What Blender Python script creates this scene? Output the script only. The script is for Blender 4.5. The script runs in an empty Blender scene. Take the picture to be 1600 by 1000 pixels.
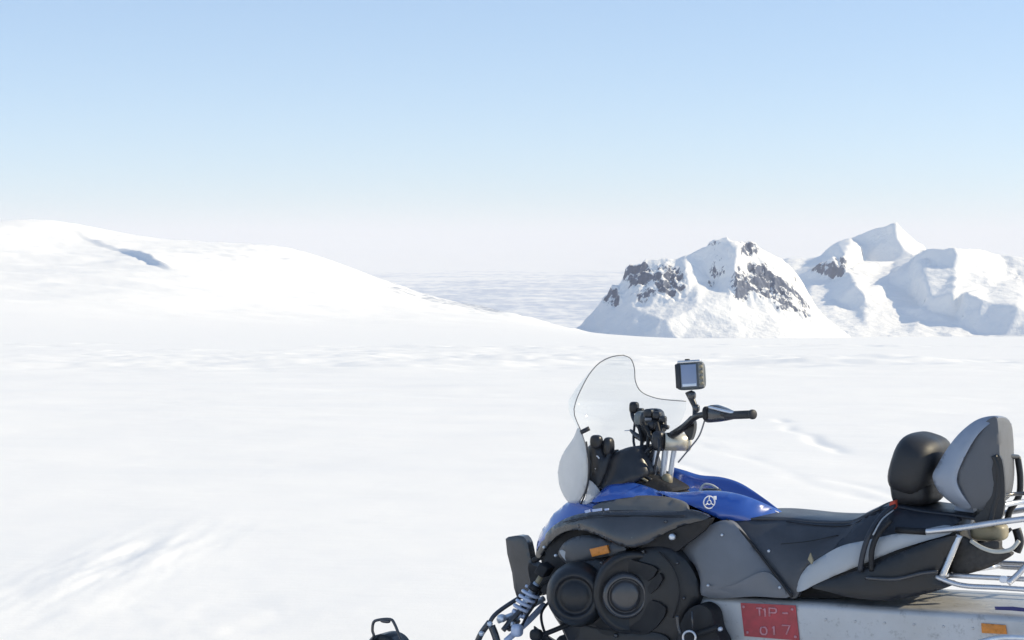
import bpy, bmesh, math, random
import numpy as np
from mathutils import Vector, Matrix, geometry
random.seed(7)
S = bpy.context.scene
COL = S.collection
# ---------------------------------------------------------------- camera
FPX = 2600.0                      # focal length in photo pixels (photo is 1600 wide)
CAMZ = 1.65
PITCH = math.atan(128.0/FPX)
cam_d = bpy.data.cameras.new('camera'); cam = bpy.data.objects.new('camera', cam_d); COL.objects.link(cam)
cam_d.sensor_width = 36.0; cam_d.lens = 36.0*FPX/1600.0
cam_d.clip_start = 0.05; cam_d.clip_end = 300000.0
cam.location = (0, 0, CAMZ); cam.rotation_euler = (math.pi/2-PITCH, 0, 0)
S.camera = cam
# ---------------------------------------------------------------- sky, sun, exposure
SUN_AZ = math.radians(6.0)       # from +x towards +y (behind and to the right)
SUN_EL = math.radians(31.0)
w = bpy.data.worlds.new('World'); S.world = w; w.use_nodes = True
nt = w.node_tree; nt.nodes.clear()
out = nt.nodes.new('ShaderNodeOutputWorld'); bg = nt.nodes.new('ShaderNodeBackground')
sky = nt.nodes.new('ShaderNodeTexSky'); sky.sky_type = 'NISHITA'; sky.sun_disc = False
sky.sun_elevation = SUN_EL; sky.sun_rotation = math.pi/2-SUN_AZ
sky.altitude = 1500; sky.air_density = 1.0; sky.dust_density = 0.0; sky.ozone_density = 3.0
bg.inputs['Strength'].default_value = 0.135
gm = nt.nodes.new('ShaderNodeGamma'); gm.inputs['Gamma'].default_value = 0.55      # tone curve on the sky colour: flatter, paler sky
mu = nt.nodes.new('ShaderNodeVectorMath'); mu.operation = 'MULTIPLY'; mu.inputs[1].default_value = (1.80, 2.08, 2.42)
nt.links.new(sky.outputs[0], gm.inputs[0]); nt.links.new(gm.outputs[0], mu.inputs[0]); nt.links.new(mu.outputs[0], bg.inputs[0]); nt.links.new(bg.outputs[0], out.inputs[0])
sl = bpy.data.lights.new('sun', 'SUN'); so = bpy.data.objects.new('sun', sl); COL.objects.link(so)
sl.energy = 4.5; sl.angle = math.radians(0.5); sl.color = (1.0, 0.862, 0.61)
sd = Vector((math.cos(SUN_AZ)*math.cos(SUN_EL), math.sin(SUN_AZ)*math.cos(SUN_EL), math.sin(SUN_EL)))
so.rotation_euler = sd.to_track_quat('Z', 'Y').to_euler()
S.view_settings.view_transform = 'Standard'; S.view_settings.look = 'None'
S.view_settings.exposure = 0.08; S.view_settings.gamma = 1.0
try:
    S.cycles.volume_bounces = 1; S.cycles.transparent_max_bounces = 16; S.cycles.max_bounces = 8
except Exception: pass
# ---------------------------------------------------------------- helpers
def ray(px, py):
    cx = (px-800.0)/FPX; cy = (500.0-py)/FPX
    f = Vector((0, math.cos(PITCH), -math.sin(PITCH))); u = Vector((0, math.sin(PITCH), math.cos(PITCH)))
    return f + Vector((1, 0, 0))*cx + u*cy
def at_depth(px, py, Y):
    d = ray(px, py); t = Y/d.y
    return Vector((d.x*t, Y, CAMZ+d.z*t))
def srgb(r, g, b):
    f = lambda c: (c/255/12.92) if c/255 <= 0.04045 else ((c/255+0.055)/1.055)**2.4
    return (f(r), f(g), f(b), 1)
def mat(name, color, rough=0.5, metal=0.0, var=0.0, vscale=8.0, bump=0.0, bscale=60.0, spec=None, coat=0.0, dirt=None):
    m = bpy.data.materials.new(name); m.use_nodes = True
    n = m.node_tree.nodes; l = m.node_tree.links; b = n['Principled BSDF']
    c = tuple(color)[:3]+(1,)
    b.inputs['Base Color'].default_value = c
    b.inputs['Roughness'].default_value = rough; b.inputs['Metallic'].default_value = metal
    if spec is not None: b.inputs['Specular IOR Level'].default_value = spec
    if coat: b.inputs['Coat Weight'].default_value = coat; b.inputs['Coat Roughness'].default_value = 0.08
    tc = n.new('ShaderNodeTexCoord')
    if var:
        nz = n.new('ShaderNodeTexNoise'); nz.inputs['Scale'].default_value = vscale; nz.inputs['Detail'].default_value = 6
        l.new(tc.outputs['Object'], nz.inputs['Vector'])
        mr = n.new('ShaderNodeMapRange'); mr.inputs['To Min'].default_value = 1-var; mr.inputs['To Max'].default_value = 1+var
        mr.inputs['From Min'].default_value = 0.3; mr.inputs['From Max'].default_value = 0.7
        l.new(nz.outputs['Fac'], mr.inputs['Value'])
        hs = n.new('ShaderNodeHueSaturation'); hs.inputs['Color'].default_value = c
        l.new(mr.outputs[0], hs.inputs['Value']); src = hs.outputs[0]
        if dirt:
            dz = n.new('ShaderNodeTexNoise'); dz.inputs['Scale'].default_value = dirt[1]; dz.inputs['Detail'].default_value = 8; dz.inputs['Roughness'].default_value = 0.7
            l.new(tc.outputs['Object'], dz.inputs['Vector'])
            dr = n.new('ShaderNodeMapRange'); dr.inputs['From Min'].default_value = dirt[2]; dr.inputs['From Max'].default_value = dirt[2]+0.12
            dr.inputs['To Max'].default_value = dirt[3]
            l.new(dz.outputs['Fac'], dr.inputs['Value'])
            mx = n.new('ShaderNodeMixRGB'); mx.inputs[2].default_value = tuple(dirt[0])[:3]+(1,)
            l.new(dr.outputs[0], mx.inputs[0]); l.new(src, mx.inputs[1]); src = mx.outputs[0]
        l.new(src, b.inputs['Base Color'])
        rr = n.new('ShaderNodeMapRange'); rr.inputs['To Min'].default_value = max(0.03, rough*0.8); rr.inputs['To Max'].default_value = min(1, rough*1.25)
        rr.inputs['From Min'].default_value = 0.3; rr.inputs['From Max'].default_value = 0.7
        l.new(nz.outputs['Fac'], rr.inputs['Value']); l.new(rr.outputs[0], b.inputs['Roughness'])
    if bump:
        bz = n.new('ShaderNodeTexNoise'); bz.inputs['Scale'].default_value = bscale; bz.inputs['Detail'].default_value = 4
        l.new(tc.outputs['Object'], bz.inputs['Vector'])
        bp = n.new('ShaderNodeBump'); bp.inputs['Strength'].default_value = bump; bp.inputs['Distance'].default_value = 0.002
        l.new(bz.outputs['Fac'], bp.inputs['Height']); l.new(bp.outputs[0], b.inputs['Normal'])
    return m
def mesh_np(name, V, F, m, smooth=True, attrs=None):
    me = bpy.data.meshes.new(name)
    V = np.asarray(V, dtype=np.float32); F = np.asarray(F, dtype=np.int32)
    me.vertices.add(len(V)); me.vertices.foreach_set('co', V.ravel())
    k = F.shape[1]
    me.loops.add(F.size); me.loops.foreach_set('vertex_index', F.ravel())
    me.polygons.add(len(F)); me.polygons.foreach_set('loop_start', np.arange(0, F.size, k, dtype=np.int32))
    me.polygons.foreach_set('loop_total', np.full(len(F), k, dtype=np.int32))
    me.update(calc_edges=True)
    if smooth: me.polygons.foreach_set('use_smooth', np.ones(len(F), dtype=bool))
    for an, av in (attrs or {}).items():
        a = me.attributes.new(an, 'FLOAT', 'POINT'); a.data.foreach_set('value', np.asarray(av, dtype=np.float32))
    if m: me.materials.append(m)
    o = bpy.data.objects.new(name, me); COL.objects.link(o)
    return o
# numpy value noise ------------------------------------------------
_rs = np.random.RandomState(3); _T = _rs.rand(512, 512)
def vnoise(x, y):
    xi = np.floor(x).astype(int); yi = np.floor(y).astype(int); fx = x-xi; fy = y-yi
    fx = fx*fx*fx*(fx*(fx*6-15)+10); fy = fy*fy*fy*(fy*(fy*6-15)+10)
    g = lambda a, b: _T[a & 511, b & 511]
    return (g(xi, yi)*(1-fx)+g(xi+1, yi)*fx)*(1-fy)+(g(xi, yi+1)*(1-fx)+g(xi+1, yi+1)*fx)*fy
def fbm(x, y, o=5, gain=0.5):
    s = 0; a = 1; t = 0
    for i in range(o):
        s = s+a*(vnoise(x*2**i+17.3*i, y*2**i+9.1*i)-0.5)*2; t += a; a *= gain
    return s/t
def sstep(a, b, x):
    t = np.clip((x-a)/(b-a), 0, 1); return t*t*(3-2*t)
# ---------------------------------------------------------------- snow and rock materials
def snow_material(name, rock=False, land=False, rs=1.0):
    m = bpy.data.materials.new(name); m.use_nodes = True
    n = m.node_tree.nodes; l = m.node_tree.links; b = n['Principled BSDF']
    b.inputs['Base Color'].default_value = SNOW; b.inputs['Roughness'].default_value = 0.75
    b.inputs['Specular IOR Level'].default_value = 0.15
    tc = n.new('ShaderNodeTexCoord')
    def noise(scale, stretch, detail=5, rough=0.55):
        mp = n.new('ShaderNodeMapping'); mp.inputs['Scale'].default_value = stretch
        l.new(tc.outputs['Object'], mp.inputs['Vector'])
        z = n.new('ShaderNodeTexNoise'); z.inputs['Scale'].default_value = scale
        z.inputs['Detail'].default_value = detail; z.inputs['Roughness'].default_value = rough
        l.new(mp.outputs[0], z.inputs['Vector']); return z.outputs['Fac']
    def rng(v, a, c, d=0.0, e=1.0):
        r = n.new('ShaderNodeMapRange'); r.inputs['From Min'].default_value = a; r.inputs['From Max'].default_value = c
        r.inputs['To Min'].default_value = d; r.inputs['To Max'].default_value = e; l.new(v, r.inputs['Value']); return r.outputs[0]
    def math_(op, a, c):
        q = n.new('ShaderNodeMath'); q.operation = op
        for i, v in enumerate((a, c)):
            if isinstance(v, (int, float)): q.inputs[i].default_value = v
            else: l.new(v, q.inputs[i])
        return q.outputs[0]
    def mix(f, c1, c2):
        x = n.new('ShaderNodeMixRGB'); l.new(f, x.inputs[0])
        for i, v in ((1, c1), (2, c2)):
            if isinstance(v, tuple): x.inputs[i].default_value = v
            else: l.new(v, x.inputs[i])
        return x.outputs[0]
    if land:
        # clean snow, a little icier in wind-packed streaks; grains; bare ground showing through far below
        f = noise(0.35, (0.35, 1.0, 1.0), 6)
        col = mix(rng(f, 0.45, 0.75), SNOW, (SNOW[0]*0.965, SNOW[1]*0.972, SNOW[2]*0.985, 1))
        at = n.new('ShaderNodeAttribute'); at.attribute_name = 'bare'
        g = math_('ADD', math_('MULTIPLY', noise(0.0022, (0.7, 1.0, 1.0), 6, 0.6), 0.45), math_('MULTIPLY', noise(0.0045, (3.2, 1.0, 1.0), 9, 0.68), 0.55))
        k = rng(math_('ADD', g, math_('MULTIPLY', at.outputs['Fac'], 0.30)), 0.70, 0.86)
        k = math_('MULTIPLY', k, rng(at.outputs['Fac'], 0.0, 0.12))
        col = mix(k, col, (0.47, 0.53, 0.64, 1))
        sp = n.new('ShaderNodeAttribute'); sp.attribute_name = 'speck'
        g2 = noise(0.05, (1.0, 1.0, 1.0), 7, 0.7)
        k2 = rng(math_('ADD', g2, math_('MULTIPLY', sp.outputs['Fac'], 0.5)), 0.74, 0.93)
        col = mix(k2, col, (0.34, 0.38, 0.46, 1))
        l.new(col, b.inputs['Base Color'])
        h = math_('ADD', math_('MULTIPLY', noise(2.2, (0.4, 1.0, 1.0), 8, 0.6), 0.030), math_('MULTIPLY', noise(60, (1, 1, 1), 2), 0.0016))
        bp = n.new('ShaderNodeBump'); bp.inputs['Strength'].default_value = 0.35; bp.inputs['Distance'].default_value = 1.0
        l.new(h, bp.inputs['Height']); l.new(bp.outputs[0], b.inputs['Normal'])
        bp.inputs['Strength'].default_value = 0.5
    if rock:
        at = n.new('ShaderNodeAttribute'); at.attribute_name = 'rock'
        g = noise(0.05*rs, (1.0, 1.0, 0.5), 8, 0.7); g3 = noise(0.14*rs, (1.3, 1.3, 0.4), 6, 0.7)
        s = math_('ADD', math_('ADD', math_('MULTIPLY', g, 0.5), math_('MULTIPLY', g3, 0.5)), math_('MULTIPLY', at.outputs['Fac'], 0.27))
        ge = n.new('ShaderNodeNewGeometry'); sx = n.new('ShaderNodeSeparateXYZ'); l.new(ge.outputs['Normal'], sx.inputs[0])
        s = math_('ADD', s, math_('MULTIPLY', math_('SUBTRACT', 0.66, sx.outputs['Z']), 0.34))
        k = math_('MULTIPLY', rng(s, 0.71, 0.745), rng(at.outputs['Fac'], 0.02, 0.15))
        rc = mix(noise(0.12*rs, (1, 1, 1), 6), (0.050, 0.065, 0.105, 1), (0.19, 0.22, 0.30, 1))
        col = mix(k, SNOW, rc); l.new(col, b.inputs['Base Color'])
        bp = n.new('ShaderNodeBump'); bp.inputs['Strength'].default_value = 0.5; bp.inputs['Distance'].default_value = 1.0
        h = math_('ADD', math_('MULTIPLY', noise(0.05*rs, (1, 1, 1), 9, 0.6), 9.0/rs), 0.0)
        l.new(h, bp.inputs['Height']); l.new(bp.outputs[0], b.inputs['Normal'])
    return m
SNOW = (0.92, 0.905, 0.875, 1)
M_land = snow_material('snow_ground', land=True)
M_mount = snow_material('snow_and_rock', rock=True)
M_front = snow_material('snow_and_rock_near', rock=True, rs=1.6)

# ---------------------------------------------------------------- the ground: plateau, hill, rim, plain, one sheet
RIM = 1400.0                     # land distances below are in units of KD metres along the view, metres across and up
KD = FPX/1900.0
def at_land(px, py, Y):
    p = at_depth(px, py, Y*KD); return Vector((p.x, Y, p.z))
MOFF = 2500*(KD-1)               # the massifs keep their own proportions and stand this much farther off
FC, FK = 1835.0, 0.60           # the front massif: nearer, standing on the plateau's far edge
def at_front(px, py, Y):
    p = at_depth(px, py, FC+(Y-2500)*FK); return Vector((p.x, p.y, p.z))
def at_mount(px, py, Y):
    p = at_depth(px, py, Y+MOFF); return Vector((p.x, Y, p.z))
crest_px = [(-700, 470), (-300, 400), (-100, 362), (0, 350), (35, 344), (75, 341), (110, 347), (150, 356), (205, 367), (250, 374), (330, 379), (400, 382), (450, 384),
            (490, 397), (530, 411), (570, 427), (610, 443), (650, 457), (700, 469), (740, 479), (780, 486), (820, 492), (850, 500), (872, 514), (885, 527), (950, 529), (1080, 528), (1600, 527), (2400, 528)]
_cx = np.array([at_land(px, py, RIM).x for px, py in crest_px]); _cz = np.array([at_land(px, py, RIM).z for px, py in crest_px])
_gx = np.linspace(_cx[0], _cx[-1], 3000); _gz = np.interp(_gx, _cx, _cz); _n = int(26/(_gx[1]-_gx[0]))
_kz = np.exp(-0.5*(np.arange(-3*_n, 3*_n+1)/_n)**2); _gz = np.convolve(np.pad(_gz, 3*_n, mode='edge'), _kz/_kz.sum(), 'valid')
def pl(y): return -0.0808*(np.sqrt((y-1.0)**2+4.0)*0.5+(y-1.0)*0.5)
def height(x, y, plain=False):
    base = pl(np.minimum(y, RIM))
    cz = np.interp(x, _gx, _gz)
    s = np.clip((y-110)/(RIM-110), 0, 1); s = s*s*(3-2*s)*(0.35+0.65*s)
    z = base+(cz-pl(np.array(RIM)))*s
    if plain: return z
    hilly = sstep(60, -150, x)*sstep(420, 900, y)*sstep(RIM+250, RIM-60, y)
    # big soft undulation of the hill, plus wind scoops
    z += hilly*(fbm(x/230+3, y/190, 4)*9.0 - 3.0)*sstep(RIM, RIM-260, y)
    z += hilly*fbm(x/45, y/30, 5)*2.4
    # a wind scarp crossing the hill: ground beyond its line stands higher
    ln = np.interp(x, SCARP[:, 0], SCARP[:, 1]); hh = np.interp(x, SCARP[:, 0], SCARP[:, 2])
    z += hh*np.clip((y-ln)/7.0, 0, 1)*np.exp(-np.maximum(0, y-ln-7)/75.0)
    # drifts in the mid distance
    dr = sstep(45, 75, y)*sstep(330, 150, y)
    r = 1-np.abs(fbm(x/26+5, y/15+2, 4))*2.4
    z += dr*0.46*fbm(x/6+3, y/7, 4)*sstep(-0.15, 0.3, fbm(x/45+2, y/40, 3))
    z += dr*0.22*np.clip(r, 0, 1)**2*np.clip(0.35+fbm(x/70, y/60+4, 2)*1.6, 0, 1)
    dr2 = sstep(200, 350, y)*sstep(1300, 700, y)
    z += dr2*0.6*fbm(x/90, y/45, 4)*sstep(-0.1, 0.5, fbm(x/300, y/200+8, 2)+0.2)
    # the rougher flank towards the plain
    fl = sstep(-420, -160, x)*sstep(190, 60, x)*sstep(900, 1150, y)*sstep(RIM+60, RIM-80, y)
    z += fl*3.2*fbm(x/20, y/42+3, 5)
    # close snow: packed ripples, an old track, a broken crust bottom left
    near = sstep(60, 22, y)
    z += near*0.022*fbm(x/2.4, y/1.3, 5)
    z += near*0.05*fbm(x/7.0+2, y/5.0, 3)*sstep(4.0, 8.0, y)
    z += sstep(16, 28, y)*sstep(110, 60, y)*0.10*fbm(x/8+5, y/5, 5)
    c1 = np.exp(-(((x+2.72-0.10*(y-8.2))/0.50)**2+((y-8.1)/1.35)**2))
    z += c1*(0.034*fbm((x-0.10*y)/0.24+1, y/1.3+x, 4)+0.02)
    c3 = np.exp(-(((x+1.9)/0.9)**2+((y-6.6)/0.7)**2))
    z += c3*0.022*fbm(x/0.6+8, y/0.8, 4)
    c2 = sstep(1.2, 2.2, x)*sstep(8.5, 10.5, y)*sstep(32, 20, y)
    z += c2*0.022*fbm(x/0.8, y/2.0, 5)*sstep(-0.2, 0.4, fbm(x/2.5+3, y/4, 2))
    for xa, ya, k, dep in ((4.75, 20.0, 0.10, 0.10), (3.3, 13.8, -0.14, 0.05), (3.0, 15.5, -0.10, 0.03), (2.2, 15.0, -0.12, 0.03), (3.9, 11.5, -0.2, 0.03)):
        q = x-xa-k*(y-ya)-0.25*fbm(y/2.0+xa, y/5, 3)
        z -= c2*0.32*dep*np.exp(-(q/0.13)**2)*np.clip(fbm(y/1.6+xa*3, y/9, 3)*3+0.4, 0, 1.5)*np.exp(-((y-ya)/4.0)**2)
    # flat stand under the machine
    # behind the rim: down to the plain
    b = np.maximum(0, y-RIM)
    low = -262+fbm(x/900, y/900, 4)*9*sstep(2500, 6000, y)
    z = np.where(y > RIM, np.maximum(cz-0.0006*b*b-0.06*b, low*sstep(RIM, 2100, y)+cz*(1-sstep(RIM, 2100, y))-0.03*b*(1-sstep(RIM, 2100, y))), z)
    rr = np.hypot(x, y)
    z += sstep(30000, 42000, rr)*sstep(64000, 52000, rr)*np.clip(fbm(x/9000, y/9000+6, 4)*500+70, 0, 260)
    return z
def solve_row(px, py):
    ys = np.linspace(300, RIM, 400); xs = np.array([at_land(px, py, y).x for y in ys]); zt = np.array([at_land(px, py, y).z for y in ys])
    k = np.argmin(np.abs(height(xs, ys, True)-zt)); return xs[k], ys[k]
SCARP = np.array([solve_row(px, py)+(h,) for px, py, h in ((85, 352, 0), (120, 361, 2), (150, 373, 2.2), (175, 381, 2.2), (200, 389, 3), (228, 402, 5), (245, 410, 4), (262, 416, 2), (300, 424, 0))])
SCARP = SCARP[np.argsort(SCARP[:, 0])]
az = np.radians(np.concatenate([np.arange(-176, -33, 4.0), np.linspace(-33, 33, 760), np.arange(37, 181, 4.0)]))
rr = np.concatenate([[0.0], np.geomspace(0.6, 3.4, 26)[:-1], np.geomspace(3.4, 2600, 900)[:-1], np.geomspace(2600, 110000, 210)])
A, R = np.meshgrid(az, rr)
X = R*np.sin(A); Y = R*np.cos(A)
Z = height(X, Y/KD)
na = len(az); nr = len(rr)
idx = np.arange(na*nr).reshape(nr, na)
i0 = idx[:-1]; i1 = idx[1:]
F = np.stack([i0, np.roll(i0, -1, 1), np.roll(i1, -1, 1), i1], -1).reshape(-1, 4)
YL = Y/KD
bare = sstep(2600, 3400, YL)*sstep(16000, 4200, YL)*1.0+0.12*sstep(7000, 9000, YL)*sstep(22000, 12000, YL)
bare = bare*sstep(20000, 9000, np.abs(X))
speck = 0.55*sstep(-250, -110, X)*sstep(1060, 1260, YL)+0.25*sstep(-110, -30, X)*sstep(1000, 1300, YL)
speck = np.clip(speck*sstep(260, 120, X)*sstep(RIM+30, RIM-5, YL), 0, 1)
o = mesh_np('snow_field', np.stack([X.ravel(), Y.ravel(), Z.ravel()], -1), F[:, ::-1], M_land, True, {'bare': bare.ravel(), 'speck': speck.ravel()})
o['kind'] = 'structure'

# ---------------------------------------------------------------- mountains: surveyed points joined into slopes, then weathered
def build_mountain(name, foot, sky, inner, edges, rocks, x0, x1, y0, y1, step, rough, floor, seed, ns, back, mt):
    """foot and skyline left to right, inner points, all (column, row, distance in metres)"""
    pts = foot+sky[::-1]+inner; nb = len(foot)+len(sky)
    W = [at_depth(*p) for p in pts]
    key = {p[:2]: i for i, p in enumerate(pts)}
    ed = [(i, (i+1) % nb) for i in range(nb)]
    for chain in edges:
        for a, b in zip(chain[:-1], chain[1:]): ed.append((key[a], key[b]))
    ov, oe, of, orig, _, _ = geometry.delaunay_2d_cdt([Vector((p[0], -p[1])) for p in pts], ed, [], 1, 1e-4)
    vid = [min(o) if o else None for o in orig]; V = []
    for k, i in enumerate(vid):
        if i is None:
            p = ov[k]; d = sorted((math.hypot(p.x-q[0], -p.y-q[1]), q[2]) for q in pts)[:3]
            V.append(at_depth(p.x, -p.y, sum(q[1] for q in d)/3))
        else: V.append(W[i])
    T = [[V[i] for i in f] for f in of]
    sk = [at_depth(*p) for p in sky]; bk = [Vector((p.x*1.03, p.y+back, floor-20)) for p in sk]
    for i in range(len(sk)-1):
        T.append([sk[i], sk[i+1], bk[i+1]]); T.append([sk[i], bk[i+1], bk[i]])
    gx = np.arange(x0, x1, step); gy = np.arange(y0, y1, step); GX, GY = np.meshgrid(gx, gy)
    Z = np.full(GX.shape, float(floor-20))
    for a, b, c in T:
        den = (b.y-c.y)*(a.x-c.x)+(c.x-b.x)*(a.y-c.y)
        if abs(den) < 1e-9: continue
        i0 = max(0, int((min(a.x, b.x, c.x)-x0)/step)); i1 = min(len(gx), int((max(a.x, b.x, c.x)-x0)/step)+2)
        j0 = max(0, int((min(a.y, b.y, c.y)-y0)/step)); j1 = min(len(gy), int((max(a.y, b.y, c.y)-y0)/step)+2)
        if i0 >= i1 or j0 >= j1: continue
        X_ = GX[j0:j1, i0:i1]; Y_ = GY[j0:j1, i0:i1]
        l1 = ((b.y-c.y)*(X_-c.x)+(c.x-b.x)*(Y_-c.y))/den; l2 = ((c.y-a.y)*(X_-c.x)+(a.x-c.x)*(Y_-c.y))/den; l3 = 1-l1-l2
        ins = (l1 >= -1e-6) & (l2 >= -1e-6) & (l3 >= -1e-6)
        z = l1*a.z+l2*b.z+l3*c.z
        sub = Z[j0:j1, i0:i1]; sub[ins] = np.maximum(sub[ins], z[ins])
    # bend the straight facets a little, then soften like drifted snow
    q = 30*ns; wx = fbm(GX/q+seed, GY/q, 3)*rough*1.1/step; wy = fbm(GX/q, GY/q+seed+31, 3)*rough*1.1/step
    jj, ii = np.meshgrid(np.arange(Z.shape[0]), np.arange(Z.shape[1]), indexing='ij')
    fi = np.clip(ii+wx, 0, Z.shape[1]-1.001); fj = np.clip(jj+wy, 0, Z.shape[0]-1.001)
    a = fi.astype(int); b = fj.astype(int); u = fi-a; v = fj-b
    Z = (Z[b, a]*(1-u)+Z[b, a+1]*u)*(1-v)+(Z[b+1, a]*(1-u)+Z[b+1, a+1]*u)*v
    Zs = Z.copy()
    for _ in range(3):
        Zp = np.pad(Zs, 1, mode='edge'); Zs = (Zp[1:-1, 1:-1]*4+Zp[:-2, 1:-1]+Zp[2:, 1:-1]+Zp[1:-1, :-2]+Zp[1:-1, 2:])/8
    Z = Zs+fbm(GX/60/ns+seed, GY/60/ns, 5)*rough*0.35-np.abs(fbm(GX/30/ns+seed, GY/45/ns+5, 5))*rough*0.55
    rk = np.zeros(GX.shape)
    for px, py, D, wpx, hpx, k in rocks:
        c = at_depth(px, py, D); e = np.sqrt(((GX-c.x)/(wpx/FPX*D))**2+((Z-c.z)/(hpx/FPX*D))**2+((GY-c.y)/(110.0*ns))**2)
        rk = np.maximum(rk, k*sstep(1.3, 0.5, e))
    sy, sx_ = np.gradient(Z, step); stp = np.hypot(sx_, sy)
    rk = np.maximum(rk, 0.30*sstep(0.95, 1.35, stp)*sstep(0.05, 0.35, fbm(GX/45/ns+9, GY/45/ns, 4)))
    Z = Z+fbm(GX/9/ns+seed, GY/9/ns, 4)*0.5*ns
    g = 1-np.abs(fbm(GX/26/ns+seed, GY/26/ns, 5))*2.2; g2 = fbm(GX/11/ns+seed, GY/40/ns, 4)
    Z = Z+rk*((g-0.5)*13+g2*5)*ns
    ny, nx = GX.shape; idx = np.arange(nx*ny).reshape(ny, nx)
    F = np.stack([idx[:-1, :-1], idx[:-1, 1:], idx[1:, 1:], idx[1:, :-1]], -1).reshape(-1, 4)
    zc = Z.ravel()[F].max(1); F = F[zc > floor-18]
    o = mesh_np(name, np.stack([GX.ravel(), GY.ravel(), Z.ravel()], -1), F, mt, True, {'rock': rk.ravel()})
    o['kind'] = 'structure'
    return o
build_mountain('mountain',
    [(868, 532, 1850), (905, 533, 1816), (940, 534, 1782), (985, 535, 1745), (1060, 534, 1725), (1150, 534, 1705), (1230, 534, 1715), (1300, 534, 1770), (1350, 533, 1850)],
    [(884, 526, 1852), (905, 508, 1860), (924, 489, 1866), (942, 468, 1870), (956, 450, 1872), (966, 444, 1874), (978, 412, 1872), (992, 405, 1870), (1012, 405, 1868), (1035, 402, 1866), (1055, 404, 1864), (1072, 397, 1864), (1090, 388, 1864), (1112, 377, 1864), (1130, 369, 1862), (1150, 369, 1862), (1165, 376, 1864), (1190, 388, 1870), (1218, 402, 1876), (1245, 425, 1884), (1262, 455, 1892), (1285, 492, 1902), (1330, 526, 1912)],
    [(1040, 500, 1748), (1090, 479, 1770), (1140, 463, 1796), (950, 482, 1842), (985, 478, 1812), (1040, 478, 1794), (1066, 470, 1796), (1072, 412, 1846), (1086, 442, 1824), (1112, 440, 1840), (1098, 410, 1856), (1150, 388, 1838), (1148, 430, 1818),
     (1150, 472, 1800), (1200, 490, 1792), (1240, 497, 1800), (1272, 499, 1826), (1165, 425, 1836), (1190, 415, 1850), (1230, 432, 1858), (1255, 464, 1856), (1180, 450, 1818), (1215, 455, 1830), (1150, 505, 1752), (1230, 512, 1760), (1080, 510, 1750)],
    [[(985, 535), (1040, 500), (1090, 479), (1140, 463), (1148, 430), (1150, 388), (1150, 369)], [(1066, 470), (1086, 442), (1072, 412), (1055, 404)], [(1112, 440), (1098, 410)]],
    [(1000, 430, 1852, 30, 28, 1.0), (1042, 442, 1840, 34, 36, 1.0), (955, 463, 1864, 18, 18, 0.9), (1010, 462, 1835, 26, 16, 0.8), (1155, 448, 1830, 24, 30, 0.85), (1188, 440, 1840, 32, 36, 1.0), (1218, 460, 1835, 34, 34, 0.95), (1248, 478, 1838, 26, 24, 0.75), (1168, 388, 1862, 20, 14, 0.85), (1150, 372, 1862, 16, 5, 0.6), (1105, 380, 1864, 26, 6, 0.6), (1110, 442, 1840, 7, 7, 0.7)],
    15, 430, 1690, 2080, 1.25, 2.2, -150, 3, 0.6, 110, M_front)
R_foot = [(1150, 533, 2300), (1260, 534, 2240), (1340, 534, 2240), (1430, 534, 2270), (1480, 534, 2290), (1540, 534, 2260), (1600, 534, 2225), (1700, 534, 2220), (1850, 534, 2220)]
R_sky = [(1150, 430, 3000), (1205, 412, 3200), (1228, 403, 3200), (1245, 402, 3195), (1262, 404, 3180), (1280, 399, 3150), (1305, 378, 3140), (1316, 375, 3130), (1330, 371, 3120), (1345, 364, 3110), (1368, 354, 3085), (1388, 347, 3060), (1400, 347, 3060), (1412, 358, 3080), (1425, 370, 3110), (1449, 386, 3150),
  (1462, 386, 2690), (1480, 384, 2665), (1493, 385, 2655), (1512, 385, 2700), (1545, 391, 2740), (1562, 396, 2760), (1575, 397, 2750), (1600, 401, 2740), (1680, 410, 2740), (1850, 440, 2740)]
R_in = [(1438, 402, 2705), (1450, 391, 2695), (1496, 400, 2632), (1494, 420, 2606), (1512, 437, 2578), (1544, 449, 2545), (1408, 450, 2672), (1443, 471, 2600), (1480, 462, 2565), (1421, 426, 2690),
  (1440, 482, 2478), (1455, 468, 2472), (1490, 457, 2442), (1510, 456, 2428), (1530, 466, 2405), (1550, 473, 2390), (1590, 477, 2350), (1612, 490, 2335), (1640, 496, 2340), (1438, 500, 2452), (1500, 507, 2388), (1530, 520, 2350), (1575, 524, 2305), (1625, 520, 2285),
  (1515, 448, 2500), (1560, 458, 2470), (1610, 464, 2460), (1700, 474, 2450), (1585, 418, 2690), (1594, 433, 2650), (1570, 410, 2725), (1575, 436, 2625), (1540, 420, 2640), (1620, 430, 2650), (1700, 440, 2640),
  (1262, 476, 2600), (1288, 478, 2572), (1302, 463, 2640), (1308, 471, 2600), (1322, 457, 2590), (1338, 444, 2576), (1352, 453, 2566), (1330, 482, 2556), (1353, 472, 2543), (1378, 490, 2490), (1410, 512, 2420), (1385, 470, 2580),
  (1232, 434, 2900), (1275, 422, 2868), (1300, 405, 2846), (1318, 400, 2822), (1270, 438, 2846), (1300, 438, 2810), (1325, 426, 2785), (1345, 424, 2840), (1342, 410, 2900),
  (1290, 400, 3110), (1335, 407, 3050), (1395, 408, 2990), (1430, 399, 2985), (1402, 366, 3030), (1410, 384, 3000), (1424, 395, 2990), (1350, 385, 3068), (1362, 372, 3072), (1255, 412, 3100),
  (1240, 460, 2800), (1290, 452, 2740), (1360, 435, 2800), (1390, 440, 2740), (1250, 495, 2500), (1300, 503, 2440), (1350, 510, 2400), (1400, 480, 2540), (1420, 522, 2330)]
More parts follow.
